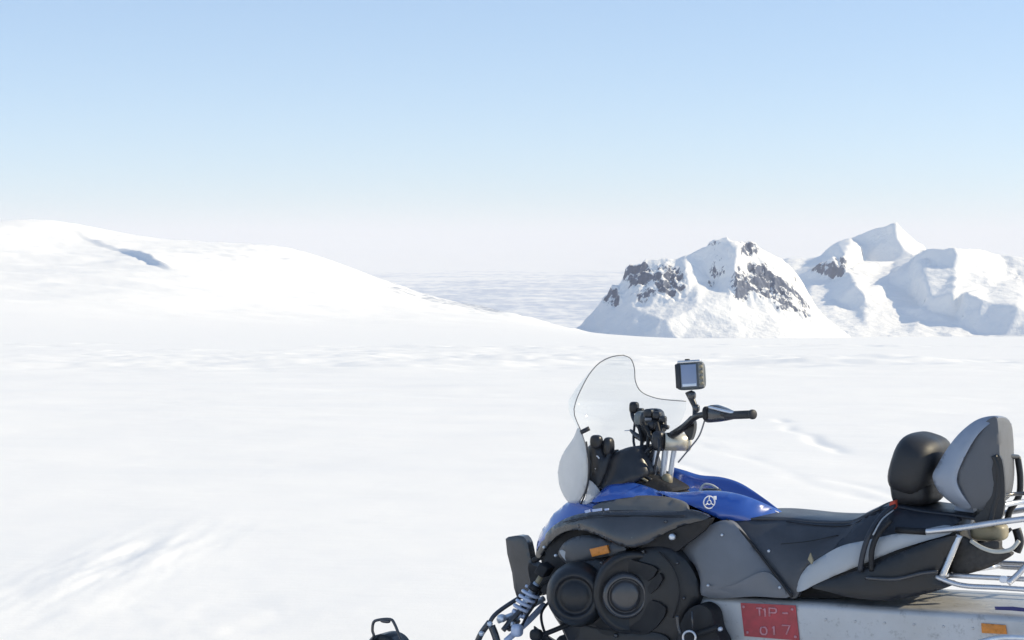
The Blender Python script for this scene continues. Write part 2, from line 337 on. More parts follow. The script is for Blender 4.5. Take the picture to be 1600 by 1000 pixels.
build_mountain('mountain_range', R_foot, R_sky, R_in,
    [[(1462, 386), (1450, 391), (1438, 402), (1421, 426), (1408, 450), (1443, 471), (1480, 462), (1544, 449), (1512, 437), (1494, 420), (1496, 400), (1493, 385)],
     [(1438, 500), (1440, 482), (1455, 468), (1490, 457), (1510, 456), (1530, 466), (1550, 473), (1590, 477), (1612, 490)], [(1438, 500), (1500, 507), (1530, 520), (1575, 524), (1625, 520), (1612, 490)],
     [(1308, 471), (1322, 457), (1338, 444), (1352, 453), (1353, 472), (1330, 482), (1308, 471)], [(1353, 472), (1378, 490), (1410, 512)],
     [(1232, 434), (1275, 422), (1300, 405), (1318, 400), (1325, 426), (1300, 438), (1270, 438), (1232, 434)],
     [(1400, 347), (1402, 366), (1410, 384), (1424, 395), (1430, 399)], [(1280, 399), (1290, 400), (1335, 407), (1395, 408), (1430, 399)], [(1562, 396), (1570, 410), (1585, 418), (1594, 433)]],
    [(1296, 421, 2830, 36, 13, 1.0), (1318, 405, 2825, 14, 9, 0.8), (1350, 462, 2560, 10, 7, 0.5), (1456, 410, 2660, 7, 6, 0.6), (1594, 432, 2650, 9, 9, 0.6), (1402, 352, 3050, 5, 5, 0.4)],
    250, 1130, 2180, 3420, 2.6, 4.0, -250, 11, 1.0, 260, M_mount)
# ================================================================ the snowmobile
TH = math.radians(30.0)                    # nose turned away from the camera
GS = -0.0808/KD
_f = Vector((-math.cos(TH), math.sin(TH), GS*math.sin(TH)*0.9)).normalized()
_l = Vector((-math.sin(TH), -math.cos(TH), -GS*math.cos(TH)*0.9)).normalized()
_u = _f.cross(_l).normalized(); _l = _u.cross(_f).normalized()
SO = Vector((1.005, 7.06, 0)); SO.z = float(height(np.array([SO.x]), np.array([SO.y/KD]))[0])-0.01
RM = Matrix((_f, _l, _u)).transposed()     # sled axes: x forward, y left (towards the camera), z up
RI = RM.inverted()
CL = RI @ (Vector((0, 0, CAMZ))-SO)
def P(px, py, v):
    e = RI @ ray(px, py); t = (v-CL.y)/e.y
    return CL+e*t
def Pu(px, py, u):
    e = RI @ ray(px, py); t = (u-CL.x)/e.x
    return CL+e*t
def LD(x, y, z): return (RI @ Vector((x, y, z))).normalized()    # a world direction in sled axes
def empty(name, label=None, cat=None, loc=(0, 0, 0), rot=None):
    o = bpy.data.objects.new(name, None); COL.objects.link(o); o.location = loc; o.empty_display_size = 0.1
    if rot is not None: o.rotation_mode = 'QUATERNION'; o.rotation_quaternion = rot
    if label: o['label'] = label; o['category'] = cat
    return o
SLED = empty('snowmobile', 'blue and black two seat snowmobile with silver tunnel and clear windshield parked on the snow', 'snowmobile', SO, RM.to_quaternion())
def link(name, bm, m, parent=None, smooth=True, bev=0.0, sub=0, label=None):
    bmesh.ops.recalc_face_normals(bm, faces=bm.faces)
    me = bpy.data.meshes.new(name); bm.to_mesh(me); bm.free()
    me.materials.append(m)
    for p in me.polygons: p.use_smooth = smooth
    o = bpy.data.objects.new(name, me); COL.objects.link(o)
    o.parent = parent if parent is not None else SLED
    if bev:
        b = o.modifiers.new('bevel', 'BEVEL'); b.width = bev; b.segments = 3; b.limit_method = 'ANGLE'; b.angle_limit = math.radians(35)
    if sub:
        s = o.modifiers.new('sub', 'SUBSURF'); s.levels = sub; s.render_levels = sub
    if label: o['label'] = label
    return o
def catmull(pts, n=6, closed=False):
    pts = [Vector(p) for p in pts]; N = len(pts); out = []
    if N < 3 and not closed: return pts
    rng = range(N if closed else N-1)
    for i in rng:
        if closed: p0, p1, p2, p3 = pts[(i-1) % N], pts[i], pts[(i+1) % N], pts[(i+2) % N]
        else: p0, p1, p2, p3 = pts[max(i-1, 0)], pts[i], pts[i+1], pts[min(i+2, N-1)]
        # centripetal parametrisation keeps tight corners from looping
        d = lambda a, b: max(1e-6, (b-a).length**0.5)
        t0 = 0; t1 = t0+d(p0, p1) if (p1-p0).length > 1e-6 else t0+d(p1, p2); t2 = t1+d(p1, p2); t3 = t2+(d(p2, p3) if (p3-p2).length > 1e-6 else d(p1, p2))
        for k in range(n):
            t = t1+(t2-t1)*k/n
            A1 = p0*((t1-t)/(t1-t0))+p1*((t-t0)/(t1-t0)); A2 = p1*((t2-t)/(t2-t1))+p2*((t-t1)/(t2-t1)); A3 = p2*((t3-t)/(t3-t2))+p3*((t-t2)/(t3-t2))
            B1 = A1*((t2-t)/(t2-t0))+A2*((t-t0)/(t2-t0)); B2 = A2*((t3-t)/(t3-t1))+A3*((t-t1)/(t3-t1))
            out.append(B1*((t2-t)/(t2-t1))+B2*((t-t1)/(t2-t1)))
    if not closed: out.append(pts[-1])
    return out
def bm_tube(bm, pts, r, seg=10, closed=False, smooth=5, cap=True):
    pts = catmull(pts, smooth, closed) if smooth > 1 else [Vector(p) for p in pts]
    N = len(pts); rings = []; prev = None
    rs = r if isinstance(r, (list, tuple)) else None
    for i, p in enumerate(pts):
        if closed: t = (pts[(i+1) % N]-pts[i-1])
        else: t = pts[min(i+1, N-1)]-pts[max(i-1, 0)]
        t = t.normalized() if t.length > 1e-9 else Vector((1, 0, 0))
        if prev is None:
            a = Vector((0, 0, 1)) if abs(t.z) < 0.9 else Vector((1, 0, 0)); n = t.cross(a).normalized()
        else: n = (prev-t*prev.dot(t)).normalized()
        prev = n; b = t.cross(n)
        rad = r if rs is None else np.interp(i/(N-1), np.linspace(0, 1, len(rs)), rs)
        rings.append([bm.verts.new(p+(n*math.cos(2*math.pi*k/seg)+b*math.sin(2*math.pi*k/seg))*rad) for k in range(seg)])
    for i in range(N if closed else N-1):
        A = rings[i]; B = rings[(i+1) % N]
        for k in range(seg): bm.faces.new((A[k], A[(k+1) % seg], B[(k+1) % seg], B[k]))
    if not closed and cap:
        bm.faces.new(rings[0]); bm.faces.new(rings[-1])
def tube(name, pts, r, m, parent=None, seg=10, closed=False, smooth=5, bm=None):
    b = bmesh.new()
    if pts and isinstance(pts[0], (list,)) : 
        for q in pts: bm_tube(b, q, r, seg, closed, smooth)
    else: bm_tube(b, pts, r, seg, closed, smooth)
    o = link(name, b, m, parent); return o
def bm_lathe(bm, c, axis, prof, seg=40, squash=None):
    axis = Vector(axis).normalized(); a = Vector((0, 0, 1)) if abs(axis.z) < 0.9 else Vector((1, 0, 0))
    n = axis.cross(a).normalized(); b = axis.cross(n); c = Vector(c); rings = []
    for (r, h) in prof:
        if r < 1e-6: rings.append([bm.verts.new(c+axis*h)])
        else: rings.append([bm.verts.new(c+axis*h+(n*math.cos(2*math.pi*k/seg)+b*math.sin(2*math.pi*k/seg))*r) for k in range(seg)])
    for A, B in zip(rings[:-1], rings[1:]):
        for k in range(seg):
            q = [A[k % len(A)], A[(k+1) % len(A)], B[(k+1) % len(B)], B[k % len(B)]]
            q2 = []
            for v in q:
                if v not in q2: q2.append(v)
            if len(q2) >= 3: bm.faces.new(q2)
    for e in (rings[0], rings[-1]):
        if len(e) > 2: bm.faces.new(e)
def lathe(name, c, axis, prof, m, parent=None, seg=40):
    b = bmesh.new(); bm_lathe(b, c, axis, prof, seg); return link(name, b, m, parent)
def bm_box(bm, c, ax, ay, az_, s):
    c = Vector(c); vs = []
    for i in (-1, 1):
        for j in (-1, 1):
            for k in (-1, 1): vs.append(bm.verts.new(c+ax*(i*s[0]/2)+ay*(j*s[1]/2)+az_*(k*s[2]/2)))
    for f in ((0, 1, 3, 2), (4, 6, 7, 5), (0, 4, 5, 1), (2, 3, 7, 6), (0, 2, 6, 4), (1, 5, 7, 3)): bm.faces.new([vs[i] for i in f])
EX, EY, EZ = Vector((1, 0, 0)), Vector((0, 1, 0)), Vector((0, 0, 1))
def box(name, c, s, m, parent=None, ax=EX, ay=EY, az_=EZ, bev=0.004):
    b = bmesh.new(); bm_box(b, c, ax, ay, az_, s); return link(name, b, m, parent, True, bev)
def blob(name, c, s, m, parent=None, ax=EX, ay=EY, az_=EZ, e=0.6, nu=28, nv=18, dent=0.0, seed=0):
    """super-ellipsoid: e 1 = ellipsoid, small e = box with round edges"""
    b = bmesh.new(); c = Vector(c); rows = []
    sg = lambda x, p: math.copysign(abs(x)**p, x)
    for j in range(nv+1):
        ph = -math.pi/2+math.pi*j/nv
        if j in (0, nv): rows.append([b.verts.new(c+az_*(s[2]/2*sg(math.sin(ph), e)))]); continue
        row = []
        for i in range(nu):
            th = 2*math.pi*i/nu
            x = sg(math.cos(ph), e)*sg(math.cos(th), e); y = sg(math.cos(ph), e)*sg(math.sin(th), e); z = sg(math.sin(ph), e)
            k = 1+dent*math.sin(3*th+seed)*math.cos(2*ph+seed)
            row.append(b.verts.new(c+ax*(x*s[0]/2*k)+ay*(y*s[1]/2*k)+az_*(z*s[2]/2)))
        rows.append(row)
    for A, B in zip(rows[:-1], rows[1:]):
        for i in range(nu):
            q = [A[i % len(A)], A[(i+1) % len(A)], B[(i+1) % len(B)], B[i % len(B)]]; q2 = []
            for v in q:
                if v not in q2: q2.append(v)
            b.faces.new(q2)
    return link(name, b, m, parent)
def panel(name, pts, m, thick=0.012, bulge=0.0, smooth=4, res=0.014, parent=None, mirror=False, hard=0.5, raw=False, label=None, rnd=0.0, taper=None):
    """moulded body panel: outline given in photo pixels with the side distance of each point, a smooth
    (minimal) surface inside plus an outward bulge, real thickness behind it"""
    P3 = [Vector(p) for p in pts] if raw else [P(*p) for p in pts]
    loop = catmull(P3, smooth, True) if smooth > 1 else P3
    # resample evenly
    L = []
    for i in range(len(loop)):
        a = loop[i]; b = loop[(i+1) % len(loop)]; d = (b-a).length; k = max(1, int(round(d/res)))
        if d < 1e-6: continue
        for j in range(k): L.append(a+(b-a)*(j/k))
    n = len(L); v2 = [Vector((p.x, p.z)) for p in L]
    xs = [p.x for p in v2]; ys = [p.y for p in v2]
    inner = []; hgt = res*0.87; row = 0; y = min(ys)+hgt*0.5
    poly = np.array([[p.x, p.y] for p in v2]); pq = np.roll(poly, -1, 0)
    def inside(x, y):
        c = ((poly[:, 1] > y) != (pq[:, 1] > y))
        with np.errstate(divide='ignore', invalid='ignore'):
            xi = (pq[:, 0]-poly[:, 0])*(y-poly[:, 1])/(pq[:, 1]-poly[:, 1])+poly[:, 0]
        return (np.count_nonzero(c & (x < xi)) % 2) == 1
    while y < max(ys):
        x = min(xs)+(res*0.5 if row % 2 else 0)
        while x < max(xs):
            if inside(x, y) and np.min(np.hypot(poly[:, 0]-x, poly[:, 1]-y)) > res*0.6: inner.append(Vector((x, y)))
            x += res
        y += hgt; row += 1
    vin = v2+inner
    ov, oe, of, origv, _, _ = geometry.delaunay_2d_cdt(vin, [(i, (i+1) % n) for i in range(n)], [], 1, 1e-6)
    NV = len(ov)
    isb = np.zeros(NV, bool); vb = np.zeros(NV)
    for k, og in enumerate(origv):
        bs = [g for g in og if g < n]
        if bs: isb[k] = True; vb[k] = L[bs[0]].y
    E = set()
    for f in of:
        for a in range(len(f)):
            i, j = f[a], f[(a+1) % len(f)]; E.add((min(i, j), max(i, j)))
    E = np.array(list(E)); deg = np.zeros(NV); np.add.at(deg, E[:, 0], 1); np.add.at(deg, E[:, 1], 1); deg = np.maximum(deg, 1)
    v = vb.copy(); v[~isb] = vb[isb].mean(); bu = np.zeros(NV)
    for it in range(500):
        s = np.zeros(NV); np.add.at(s, E[:, 0], v[E[:, 1]]); np.add.at(s, E[:, 1], v[E[:, 0]]); v = np.where(isb, vb, s/deg)
        s = np.zeros(NV); np.add.at(s, E[:, 0], bu[E[:, 1]]); np.add.at(s, E[:, 1], bu[E[:, 0]]); bu = np.where(isb, 0, (s+1)/deg)
    if bu.max() > 0: bu = (bu/bu.max())**hard
    front = v+bulge*bu
    bm = bmesh.new()
    A = [bm.verts.new((ov[i].x, front[i], ov[i].y)) for i in range(NV)]
    B = [bm.verts.new((ov[i].x, v[i]-thick, ov[i].y)) for i in range(NV)]
    cnt = {}
    for f in of:
        try: bm.faces.new([A[i] for i in f]); bm.faces.new([B[i] for i in reversed(f)])
        except ValueError: continue
        for a in range(len(f)):
            i, j = f[a], f[(a+1) % len(f)]; cnt.setdefault((min(i, j), max(i, j)), []).append((i, j))
    KT = 7 if taper else 1; lay = []
    for q_ in range(1, KT):
        t = q_/KT; lay.append({i: bm.verts.new((ov[i].x, front[i]*(1-t)+(v[i]-thick)*t, ov[i].y)) for i in range(NV) if isb[i]})
    for k, vv in cnt.items():
        if len(vv) == 1:
            i, j = vv[0]; ch = [A]+lay+[B]
            for a_, b_ in zip(ch[:-1], ch[1:]): bm.faces.new([a_[j], a_[i], b_[i], b_[j]])
    if taper:
        cx_, cz_, amt, v0 = taper
        for w_ in bm.verts:
            t = max(0.0, min(1.0, (v0-w_.co.y)/thick)); k_ = 1-amt*t**2.6
            w_.co.x = cx_+(w_.co.x-cx_)*k_
            if w_.co.z > cz_: w_.co.z = cz_+(w_.co.z-cz_)*k_
    bmesh.ops.delete(bm, geom=[w_ for w_ in bm.verts if not w_.link_faces], context='VERTS')
    o = link(name, bm, m, parent, label=label)
    if rnd:
        mod = o.modifiers.new('bevel', 'BEVEL'); mod.width = rnd; mod.segments = 4; mod.limit_method = 'ANGLE'; mod.angle_limit = math.radians(50)
    else:
        mod = o.modifiers.new('edge', 'EDGE_SPLIT'); mod.split_angle = math.radians(50)
    if mirror:
        me = o.data.copy()
        me.transform(Matrix.Scale(-1, 4, EY)); me.flip_normals()
        q = bpy.data.objects.new(name, me); COL.objects.link(q); q.parent = o.parent
        mod = q.modifiers.new('edge', 'EDGE_SPLIT'); mod.split_angle = math.radians(50)
    return o
def cap(name, edge, m, crown=0.02, nt=14, thick=0.0, parent=None, power=2.0, smooth=4, far=None):
    """surface across the machine from the near edge line to its mirror image"""
    E = catmull([P(*p) for p in edge], smooth); bm = bmesh.new(); rows = []
    for i, p in enumerate(E):
        cr = crown if not isinstance(crown, (list, tuple)) else np.interp(i/(len(E)-1), np.linspace(0, 1, len(crown)), crown)
        rows.append([bm.verts.new((p.x, p.y*(1-2*k/nt), p.z+cr*(1-abs(1-2*k/nt)**power))) for k in range(nt+1)])
    for A, B in zip(rows[:-1], rows[1:]):
        for k in range(nt): bm.faces.new((A[k], A[k+1], B[k+1], B[k]))
    o = link(name, bm, m, parent)
    s = o.modifiers.new('solid', 'SOLIDIFY'); s.thickness = 0.01; s.offset = 0
    return o

# ---- materials
def metalmat(name, c, rough, metal, **k): return mat(name, c, rough, metal, **k)
M_black = mat('black_plastic', (0.013, 0.014, 0.017), 0.36, var=0.35, dirt=((0.16, 0.165, 0.18), 70, 0.67, 0.3), vscale=9, bump=0.25, bscale=500)
M_deep = mat('deep_black', (0.009, 0.009, 0.011), 0.6, var=0.2, vscale=12)
M_cowl = mat('cowl_plastic', (0.036, 0.036, 0.040), 0.22, var=0.3, vscale=6, spec=0.7, coat=0.3, dirt=((0.22, 0.225, 0.24), 90, 0.665, 0.45))
M_dash = mat('dash_plastic', (0.022, 0.024, 0.03), 0.35, var=0.2, vscale=20)
M_grey = mat('slate_panel', (0.150, 0.160, 0.180), 0.36, var=0.18, dirt=((0.22, 0.225, 0.24), 60, 0.655, 0.45), vscale=4)
M_seat = mat('seat_vinyl', (0.060, 0.064, 0.074), 0.36, var=0.25, dirt=((0.22, 0.225, 0.24), 80, 0.67, 0.45), vscale=7, bump=0.5, bscale=420)
M_seat2 = mat('rear_seat_vinyl', (0.026, 0.030, 0.040), 0.42, var=0.15, vscale=7, bump=0.5, bscale=420)
M_light = mat('pale_vinyl', (0.42, 0.44, 0.46), 0.5, var=0.06, vscale=7)
M_blue = mat('blue_paint', (0.026, 0.095, 0.42), 0.22, var=0.06, vscale=3, coat=1.0, spec=0.6)
M_alu = mat('tunnel_aluminium', (0.50, 0.505, 0.515), 0.42, 0.35, var=0.10, vscale=6, dirt=((0.22, 0.215, 0.21), 26, 0.555, 0.6), bump=0.5, bscale=30)
M_tube = mat('silver_tube', (0.62, 0.63, 0.66), 0.28, 0.75, var=0.08, vscale=20)
M_steel = mat('bright_steel', (0.66, 0.70, 0.76), 0.35, 0.6, var=0.1, vscale=30)
M_rubber = mat('grip_rubber', (0.03, 0.03, 0.034), 0.6, var=0.2, vscale=40)
M_red = mat('red_plate_paint', (0.43, 0.055, 0.065), 0.45, var=0.18, vscale=30)
M_pink = mat('faded_plate_lettering', (0.62, 0.28, 0.31), 0.5, var=0.2, vscale=90)
M_orange = mat('amber_reflector', (0.62, 0.22, 0.03), 0.3, var=0.2, vscale=60)
M_tan = mat('tan_canister', (0.30, 0.26, 0.17), 0.5, var=0.2, vscale=20)
M_gold = mat('brushed_pad_metal', (0.66, 0.61, 0.50), 0.34, 0.4, var=0.12, vscale=12)
M_screen = mat('screen_glass', (0.25, 0.31, 0.45), 0.2, var=0.05, vscale=6)
M_back = mat('backrest_vinyl', (0.105, 0.11, 0.122), 0.5, var=0.08, vscale=8, bump=0.3, bscale=300)
M_edge = mat('backrest_edge', (0.29, 0.325, 0.39), 0.36, 0.25, var=0.06, vscale=10)
M_cable = mat('pale_cable', (0.50, 0.50, 0.46), 0.5, var=0.1, vscale=30)
M_white = mat('white_decal', (0.75, 0.77, 0.82), 0.4)
M_dblue = mat('dark_blue_decal', (0.012, 0.016, 0.13), 0.4)
M_spring = mat('spring_paint', (0.52, 0.58, 0.72), 0.35, 0.2, var=0.1, vscale=40)
M_redb = mat('red_buckle', (0.5, 0.06, 0.03), 0.5)
def clear(name, alpha, col=(0.9, 0.93, 0.97), rough=0.06):
    m = bpy.data.materials.new(name); m.use_nodes = True; n = m.node_tree.nodes; l = m.node_tree.links
    b = n['Principled BSDF']; b.inputs['Base Color'].default_value = col+(1,); b.inputs['Roughness'].default_value = rough
    tr = n.new('ShaderNodeBsdfTransparent'); tr.inputs[0].default_value = (0.97, 0.98, 0.985, 1); mx = n.new('ShaderNodeMixShader')
    tc = n.new('ShaderNodeTexCoord'); nz = n.new('ShaderNodeTexNoise'); nz.inputs['Scale'].default_value = 9; nz.inputs['Detail'].default_value = 6
    mr = n.new('ShaderNodeMapRange'); mr.inputs['To Min'].default_value = alpha*0.8; mr.inputs['To Max'].default_value = min(1, alpha*1.2)
    l.new(tc.outputs['Object'], nz.inputs['Vector']); l.new(nz.outputs['Fac'], mr.inputs['Value']); l.new(mr.outputs[0], mx.inputs[0])
    l.new(tr.outputs[0], mx.inputs[1]); l.new(b.outputs[0], mx.inputs[2]); l.new(mx.outputs[0], n['Material Output'].inputs['Surface'])
    return m
M_clear = clear('windshield_plastic', 0.07)
M_frost = clear('frosted_plastic', 0.62, (0.62, 0.62, 0.62), 0.35)

M_trim = mat('trim_rubber', (0.20, 0.20, 0.21), 0.5, var=0.1)
# ---- tunnel, running boards, track
def sweep_section(name, sec, u0, u1, m, parent=None, dz=0.0, closed=False, bev=0.0):
    bm = bmesh.new(); A = [bm.verts.new((u0, v, z)) for v, z in sec]; B = [bm.verts.new((u1, v, z+dz)) for v, z in sec]
    n = len(sec)
    for i in range(n if closed else n-1): bm.faces.new((A[i], A[(i+1) % n], B[(i+1) % n], B[i]))
    if closed: bm.faces.new(A); bm.faces.new(list(reversed(B)))
    o = link(name, bm, m, parent)
    if not closed: s = o.modifiers.new('solid', 'SOLIDIFY'); s.thickness = 0.005
    o.modifiers.new('edge', 'EDGE_SPLIT').split_angle = math.radians(50)
    return o
tl = P(1100, 931, 0.29); tr_ = P(1600, 962, 0.29)
slope = (tl.z-tr_.z)/(tl.x-tr_.x); ztun = lambda u: tl.z+(u-tl.x)*slope
U0, U1 = tl.x+0.10, tr_.x-0.55
z0, z1 = ztun(U0), ztun(U1)
bm = bmesh.new()
sec = [(-0.44, 0.20), (-0.44, 0.17), (-0.29, 0.17)]+[(-0.29+0.03*(1-math.cos(a)), -0.03+0.03*math.sin(a)) for a in np.linspace(0, math.pi/2, 7)]
rows = []
for u in np.linspace(U0, U1, 30):
    z = ztun(u); r = []
    half = [(0.46, 0.185), (0.46, 0.165), (0.29, 0.165)]
    arc = [(0.29-0.03*(1-math.cos(a)), z-0.03+0.03*math.sin(a)) for a in np.linspace(0, math.pi/2, 7)]
    prof = half+arc+[(-a, b) for a, b in reversed(arc)]+[(-a, b) for a, b in reversed(half)]
    rows.append([bm.verts.new((u, a, b)) for a, b in prof])
for A, B in zip(rows[:-1], rows[1:]):
    for k in range(len(A)-1): bm.faces.new((A[k], A[k+1], B[k+1], B[k]))
tun = link('tunnel', bm, M_alu); s_ = tun.modifiers.new('solid', 'SOLIDIFY'); s_.thickness = 0.004
tun.modifiers.new('edge', 'EDGE_SPLIT').split_angle = math.radians(40)
for px in range(1290, 1640, 46):
    lathe('rivet', P(px, 968+(px-1290)*0.06, 0.292), EY, [(0.005, -0.004), (0.005, 0.001), (0.003, 0.002), (0, 0.002)], M_alu, tun, 10)
# track under the tunnel
bm = bmesh.new(); n = 90; path = []
ua, ub, zr, rad = U0+0.15, U1+0.15, 0.17, 0.15
path = [(u, 0.03) for u in np.linspace(ua, ub, 30)]+[(ub-rad*math.sin(a), 0.18-rad*math.cos(a)) for a in np.linspace(0.1, math.pi-0.1, 9)]+[(u, 0.33) for u in np.linspace(ub, ua, 30)]+[(ua+rad*math.sin(a), 0.18+rad*math.cos(a)) for a in np.linspace(0.1, math.pi-0.1, 9)]
A = [[bm.verts.new((u, v, z)) for u, z in path] for v in (-0.25, 0.25)]
for i in range(len(path)):
    j = (i+1) % len(path); bm.faces.new((A[0][i], A[0][j], A[1][j], A[1][i]))
    if i % 2 == 0:
        u, z = path[i]; u2, z2 = path[j]; t = Vector((u2-u, 0, z2-z)).normalized(); nrm = t.cross(EY)
        bm_box(bm, Vector((u, 0, z))-nrm*0.0+nrm*(0.012 if True else 0), t, EY, nrm, (0.012, 0.49, 0.03))
trk = link('track', bm, M_rubber); s_ = trk.modifiers.new('solid', 'SOLIDIFY'); s_.thickness = 0.012

# ---- dark body core behind the panels
panel('engine_bay', [(852, 868, .22), (880, 836, .22), (960, 800, .24), (1060, 800, .24), (1110, 815, .24), (1110, 860, .24), (1100, 925, .24), (1085, 1015, .24), (905, 1020, .24), (868, 960, .24), (852, 905, .24)], M_deep, thick=0.48, res=0.03)

panel('seat_frame', [(1105, 830, .20), (1180, 830, .17), (1340, 830, .15), (1400, 815, .14), (1490, 822, .14), (1496, 850, .16), (1490, 890, .17), (1440, 920, .18), (1380, 930, .2), (1200, 935, .2), (1100, 930, .2)], M_deep, thick=0.30, res=0.03)
panel('nose_core', [(845, 866, .10), (850, 845, .10), (868, 815, .10), (905, 795, .12), (960, 800, .2), (960, 860, .2), (880, 905, .2), (856, 905, .14), (848, 888, .10)], M_deep, thick=0.20, res=0.03)
# ---- side cover with the two round vents
cover = panel('side_cover', [(862, 905, .34), (880, 884, .34), (925, 872, .34), (965, 868, .34), (1010, 852, .34), (1048, 856, .34), (1075, 880, .33), (1091, 912, .32), (1092, 940, .32), (1076, 962, .33), (1066, 1000, .34), (1045, 1022, .34), (900, 1022, .34), (880, 985, .34), (858, 945, .34)], M_black, thick=0.08, bulge=0.045, mirror=True)
ax1 = LD(-0.22, -0.97, 0.10); 
c1 = P(901, 930, .42)
vent = lathe('clutch_dome', c1, ax1, [(0.140, -0.10), (0.138, -0.03), (0.122, 0.03), (0.104, 0.052), (0.090, 0.060), (0.083, 0.055), (0.078, 0.045), (0.070, 0.040), (0.060, 0.050), (0.030, 0.060), (0, 0.062)], M_black)
ax2 = LD(0.02, -0.99, 0.03); c2 = P(977, 931, .40)
# disc plate; angular black panels stand in for recess shade round the ring
lathe('vent_plate', P(992, 926, .355), ax2, [(0.180, -0.03), (0.178, 0.016), (0.168, 0.028), (0.152, 0.024), (0.140, 0.018), (0, 0.018)], M_black, None, 56)
for q in (((962, 868), (970, 866), (990, 876), (1012, 882), (1027, 890), (1012, 908), (1000, 898), (982, 893), (968, 893), (963, 882)),
          ((1030, 896), (1035, 905), (1016, 928), (1012, 918)),
          ((1012, 944), (1018, 938), (1040, 950), (1036, 966), (1012, 990), (990, 990), (984, 980), (1000, 968)),
          ((940, 990), (930, 975), (950, 965), (966, 975), (962, 992))):
    panel('recess_shade_panel', [(x, y, .388) for x, y in q], M_deep, thick=0.03, smooth=2, res=0.012)
lathe('vent_ring', c2, ax2, [(0.10, -0.05), (0.098, 0.005), (0.090, 0.020), (0.080, 0.024), (0.076, 0.020), (0.072, 0.006), (0.066, 0.004), (0.062, 0.016), (0.045, 0.022), (0, 0.024)], M_cowl)
lathe('bolt_head', P(1050, 839, .37), EY, [(0.014, -0.01), (0.014, 0.004), (0.008, 0.008), (0, 0.008)], M_steel, None, 12)
lathe('bolt_head', P(962, 993, .39), EY, [(0.010, -0.01), (0.010, 0.004), (0, 0.006)], M_cowl, None, 12)
panel('lower_cover', [(905, 975, .37), (960, 985, .38), (1030, 990, .38), (1045, 1000, .38), (1045, 1030, .38), (905, 1030, .37)], M_black, thick=0.05, bulge=0.01)

# ---- nose and cowl
panel('nose_fairing', [(838, 862, .17), (842, 838, .15), (855, 817, .14), (872, 797, .13), (890, 783, .14), (908, 783, .17), (935, 786, .22), (968, 792, .27), (985, 797, .30), (940, 803, .30), (905, 812, .28), (872, 829, .25), (850, 850, .21)], M_blue, thick=0.02, bulge=0.03, mirror=True)
panel('cowl', [(837, 868, .18), (845, 846, .20), (862, 824, .24), (886, 809, .28), (915, 801, .31), (950, 798, .33), (1000, 797, .34), (1060, 799, .34), (1080, 797, .33), (1108, 808, .33), (1088, 816, .34), (1062, 823, .35), (1035, 835, .37), (1008, 851, .38), (985, 856, .385), (962, 850, .38), (935, 837, .36), (912, 829, .33), (888, 829, .30), (868, 839, .26), (852, 858, .22), (842, 872, .19)], M_cowl, thick=0.02, bulge=0.025, mirror=True)
panel('cowl_ledge', [(925, 793, .30), (950, 781, .26), (985, 775, .25), (1030, 776, .26), (1058, 781, .27), (1072, 789, .30), (1073, 800, .33), (1050, 803, .345), (1010, 800, .345), (965, 799, .33)], mat('cowl_ledge_lit', (0.13, 0.125, 0.115), 0.34, var=0.1, vscale=8), thick=0.02, bulge=0.012, mirror=True)  # paler, browner colour stands in for light on the cowl's top
panel('intake_panel', [(872, 866, .27), (880, 850, .29), (898, 839, .31), (925, 838, .33), (950, 846, .35), (978, 857, .36), (972, 864, .36), (930, 873, .345), (897, 885, .32), (884, 880, .29)], M_grey if False else mat('intake_plastic', (0.060, 0.066, 0.076), 0.4, var=0.15, vscale=10), thick=0.03, bulge=0.02, mirror=True)
panel('side_marker', [(921, 858, .372), (948, 852, .376), (952, 864, .376), (925, 870, .372)], M_orange, thick=0.02, bulge=0.004, smooth=1, res=0.008)
panel('inlet_lip', [(874, 861, .305), (880, 860, .31), (893, 873, .315), (890, 879, .31), (882, 874, .305)], M_light, thick=0.012, bulge=0.0, res=0.008)
panel('recess_shade_panel', [(1000, 857, .345), (1035, 836, .35), (1062, 824, .35), (1090, 816, .345), (1112, 810, .33), (1100, 828, .33), (1072, 850, .335), (1055, 862, .34)], M_deep, thick=0.03, bulge=0.0, mirror=True)  # black panel put in for the dark of the gap under the cowl
# side body below the tank
sp = panel('side_panel', [(1058, 856, .27), (1075, 842, .28), (1100, 826, .285), (1125, 814, .28), (1142, 815, .275), (1162, 836, .29), (1185, 866, .30), (1210, 898, .31), (1236, 931, .315), (1180, 932, .32), (1096, 930, .32), (1094, 906, .315), (1083, 880, .30)], M_grey, thick=0.03, bulge=0.02, mirror=True)
panel('side_panel_crease', [(1110, 925, .326), (1150, 912, .336), (1190, 894, .338), (1205, 897, .325), (1228, 929, .322), (1170, 931, .326)], M_grey, thick=0.02, bulge=0.006)

for q in (((913, 798), (921, 796), (922, 800), (915, 802)), ((925, 796), (940, 794), (940, 798), (926, 800)), ((944, 795), (951, 794), (951, 797), (945, 798))):  # pale quads painted in as the highlight streak on the cowl
    panel('cowl_glint', [(x, y, .336) for x, y in q], mat('painted_glint', (0.42, 0.50, 0.72), 0.3), thick=0.004, smooth=1, res=0.006)
